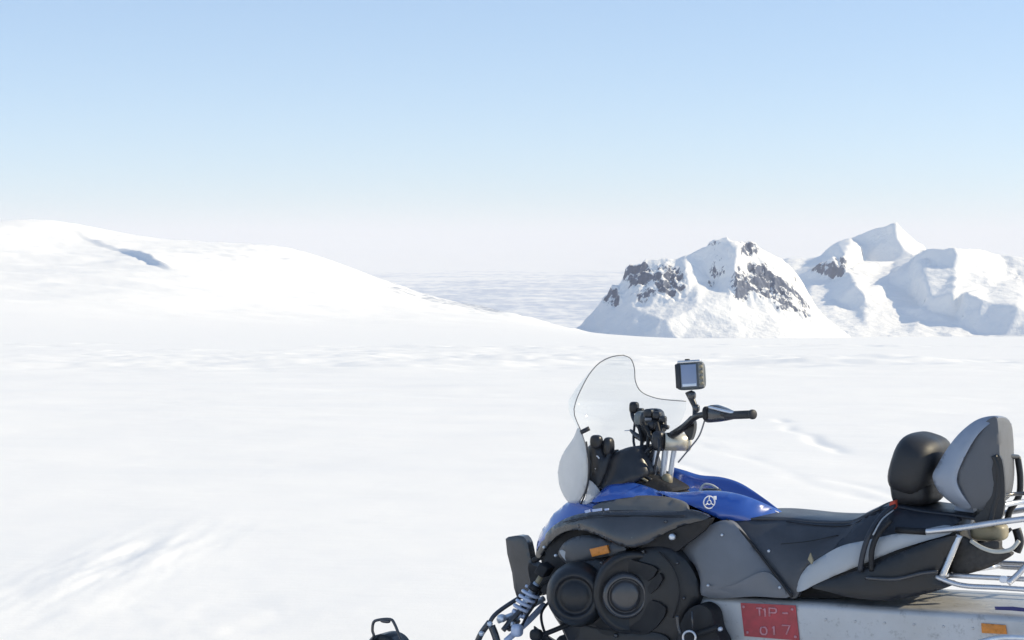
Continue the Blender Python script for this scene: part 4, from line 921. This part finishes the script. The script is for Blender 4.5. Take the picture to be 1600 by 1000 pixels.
# skis: turned with the handlebar; near one in front
def ski(c, name='ski'):
    fd = LD(-0.985, -0.17, 0.0); fd = Vector((fd.x, fd.y, 0)).normalized(); ld = EZ.cross(fd)
    bm = bmesh.new(); rows = []
    for i in range(37):
        t = i/36; s = -0.50+1.12*t
        z = 0.03+0.0*s; 
        if s > 0.28: z += 0.62*(s-0.28)**1.7*1.6
        wd = 0.075*(1-0.55*max(0, (s-0.35)/0.27)**2)
        rows.append([bm.verts.new(c+fd*s+ld*(k*wd)+EZ*(z+zz)) for k, zz in ((-1, 0.035), (-0.85, 0.0), (-0.3, -0.012), (0.3, -0.012), (0.85, 0.0), (1, 0.035))])
    for A, B in zip(rows[:-1], rows[1:]):
        for k in range(5): bm.faces.new((A[k], A[k+1], B[k+1], B[k]))
    sk = link(name, bm, M_black); q = sk.modifiers.new('solid', 'SOLIDIFY'); q.thickness = 0.012
    return sk, fd, ld
tipn = P(604, 968, .44)
# near ski centre chosen so that its loop is where the photo has it
fdw = LD(-0.985, -0.17, 0); fdw = Vector((fdw.x, fdw.y, 0)).normalized()
cn = P(600, 990, .52); cn = Vector((cn.x, cn.y, 0))-fdw*0.57
sk, fd, ld = ski(cn)
lp = [P(573, 1010, .52), P(584, 994, .52), P(582, 985, .52), P(584, 972, .52), P(592, 968.5, .52), P(612, 968.5, .52), P(616, 974, .52), P(622, 988, .52), P(629, 1008, .52)]
tube('ski_loop', lp, 0.0068, M_cowl, sk, 10)
blob('loop_grip', P(602, 970.5, .52), (0.055, 0.018, 0.018), M_cowl, sk, e=0.8)
panel('ski_tip', [(574, 1012, .50), (578, 998, .50), (588, 992, .50), (602, 992, .50), (616, 1000, .50), (622, 1012, .50)], M_black, thick=0.10, bulge=0.01, res=0.01, parent=sk)
cf = Vector((cn.x, -cn.y+0.0, 0))
ski(Vector((0.62, -0.50, 0)))
tube('ski_spindle', [Vector((0.62, -0.50, 0.05)), Vector((0.60, -0.46, 0.32))], 0.017, M_cowl)
tube('suspension_arm', [Vector((0.60, -0.46, 0.26)), Vector((0.55, -0.2, 0.30))], 0.013, M_steel)

# ---- navigation screen clamped to the handlebar: could be lifted off, so a thing of its own
gn = LD(-0.30, -0.95, 0.10)
GPSP = P(1081, 604, .16)
GPS = empty('navigation_device', 'small grey handheld navigation screen clamped on an arm above the near handlebar', 'navigation screen')
GPS.parent = None
Mw = Matrix.Translation(SO) @ RM.to_4x4()
GPS.matrix_world = Mw @ Matrix.Translation(P(1084, 655, .16))
off = P(1084, 655, .16)
gx_ = EZ.cross(gn).normalized(); gz_ = gn.cross(gx_).normalized()
tilt = math.radians(4); gx2 = gx_*math.cos(tilt)+gz_*math.sin(tilt); gz2 = gz_*math.cos(tilt)-gx_*math.sin(tilt)
gc = P(1079, 587, .16)-off
body_m = mat('device_shell', (0.085, 0.10, 0.11), 0.42, var=0.2, vscale=30)
gb = blob('body', gc, (0.128, 0.045, 0.122), body_m, GPS, gx2, gn, gz2, e=0.36)
box('bezel', gc+gn*0.018, (0.104, 0.014, 0.110), body_m, GPS, gx2, gn, gz2, 0.006)
box('screen', gc+gn*0.0255-gx2*0.002, (0.066, 0.004, 0.094), M_screen, GPS, gx2, gn, gz2, 0.001)
for sx in (-1, 1): box('side_grip', gc+gn*0.010+gx2*(0.050*sx), (0.022, 0.040, 0.104), M_dash if sx < 0 else mat('lit_grip_texture', (0.20, 0.20, 0.19), 0.5, var=0.5, vscale=120), GPS, gx2, gn, gz2, 0.005)  # right grip textured, and coloured paler for the light on that side
bm = bmesh.new()
for k in range(4): bm_lathe(bm, gc+gn*0.030+gx2*0.052+gz2*(-0.036+0.024*k), gn, [(0.007, 0), (0.007, 0.004), (0.004, 0.006), (0, 0.006)], 12)
link('buttons', bm, M_tan, GPS)
box('label_strip', gc+gn*0.0265-gz2*0.040-gx2*0.002, (0.060, 0.003, 0.012), M_steel, GPS, gx2, gn, gz2, 0.001)
tube('antenna', [gc+gz2*0.058-gx2*0.01, gc+gz2*0.072-gx2*0.01], 0.011, M_deep, GPS, 12, False, 1)
box('top_trim', gc+gz2*0.060+gn*0.006, (0.10, 0.034, 0.012), M_tube, GPS, gx2, gn, gz2, 0.004)
tube('mount_arm', [P(1076, 612, .16)-off, P(1080, 622, .16)-off, P(1086, 636, .16)-off, P(1086, 650, .17)-off], [0.017, 0.014, 0.012, 0.012], M_dash, GPS, 10)
blob('mount_socket', P(1081, 618, .16)-off, (0.035, 0.035, 0.04), M_cowl, GPS, e=0.8)
blob('mount_socket', P(1088, 638, .16)-off, (0.03, 0.03, 0.035), M_cowl, GPS, e=0.8)
# ---------------------------------------------------------------- haze
def make_haze():
    bm = bmesh.new(); bmesh.ops.create_cube(bm, size=1.0)
    x0, x1, y0, y1, z0, z1 = -112000, 112000, -112000, 112000, -330, 330
    for v in bm.verts:
        v.co = Vector((x0 if v.co.x < 0 else x1, y0 if v.co.y < 0 else y1, z0 if v.co.z < 0 else z1))
    me = bpy.data.meshes.new('haze'); bm.to_mesh(me); bm.free()
    m = bpy.data.materials.new('haze_air'); m.use_nodes = True; n = m.node_tree.nodes; l = m.node_tree.links
    n.remove(n['Principled BSDF'])
    pv = n.new('ShaderNodeVolumePrincipled'); pv.inputs['Color'].default_value = (0.95, 0.94, 0.95, 1)
    pv.inputs['Density'].default_value = HAZE; pv.inputs['Anisotropy'].default_value = 0.0
    l.new(pv.outputs[0], n['Material Output'].inputs['Volume'])
    me.materials.append(m); o = bpy.data.objects.new('haze', me); COL.objects.link(o); o['kind'] = 'stuff'
HAZE = 0.00006
make_haze()
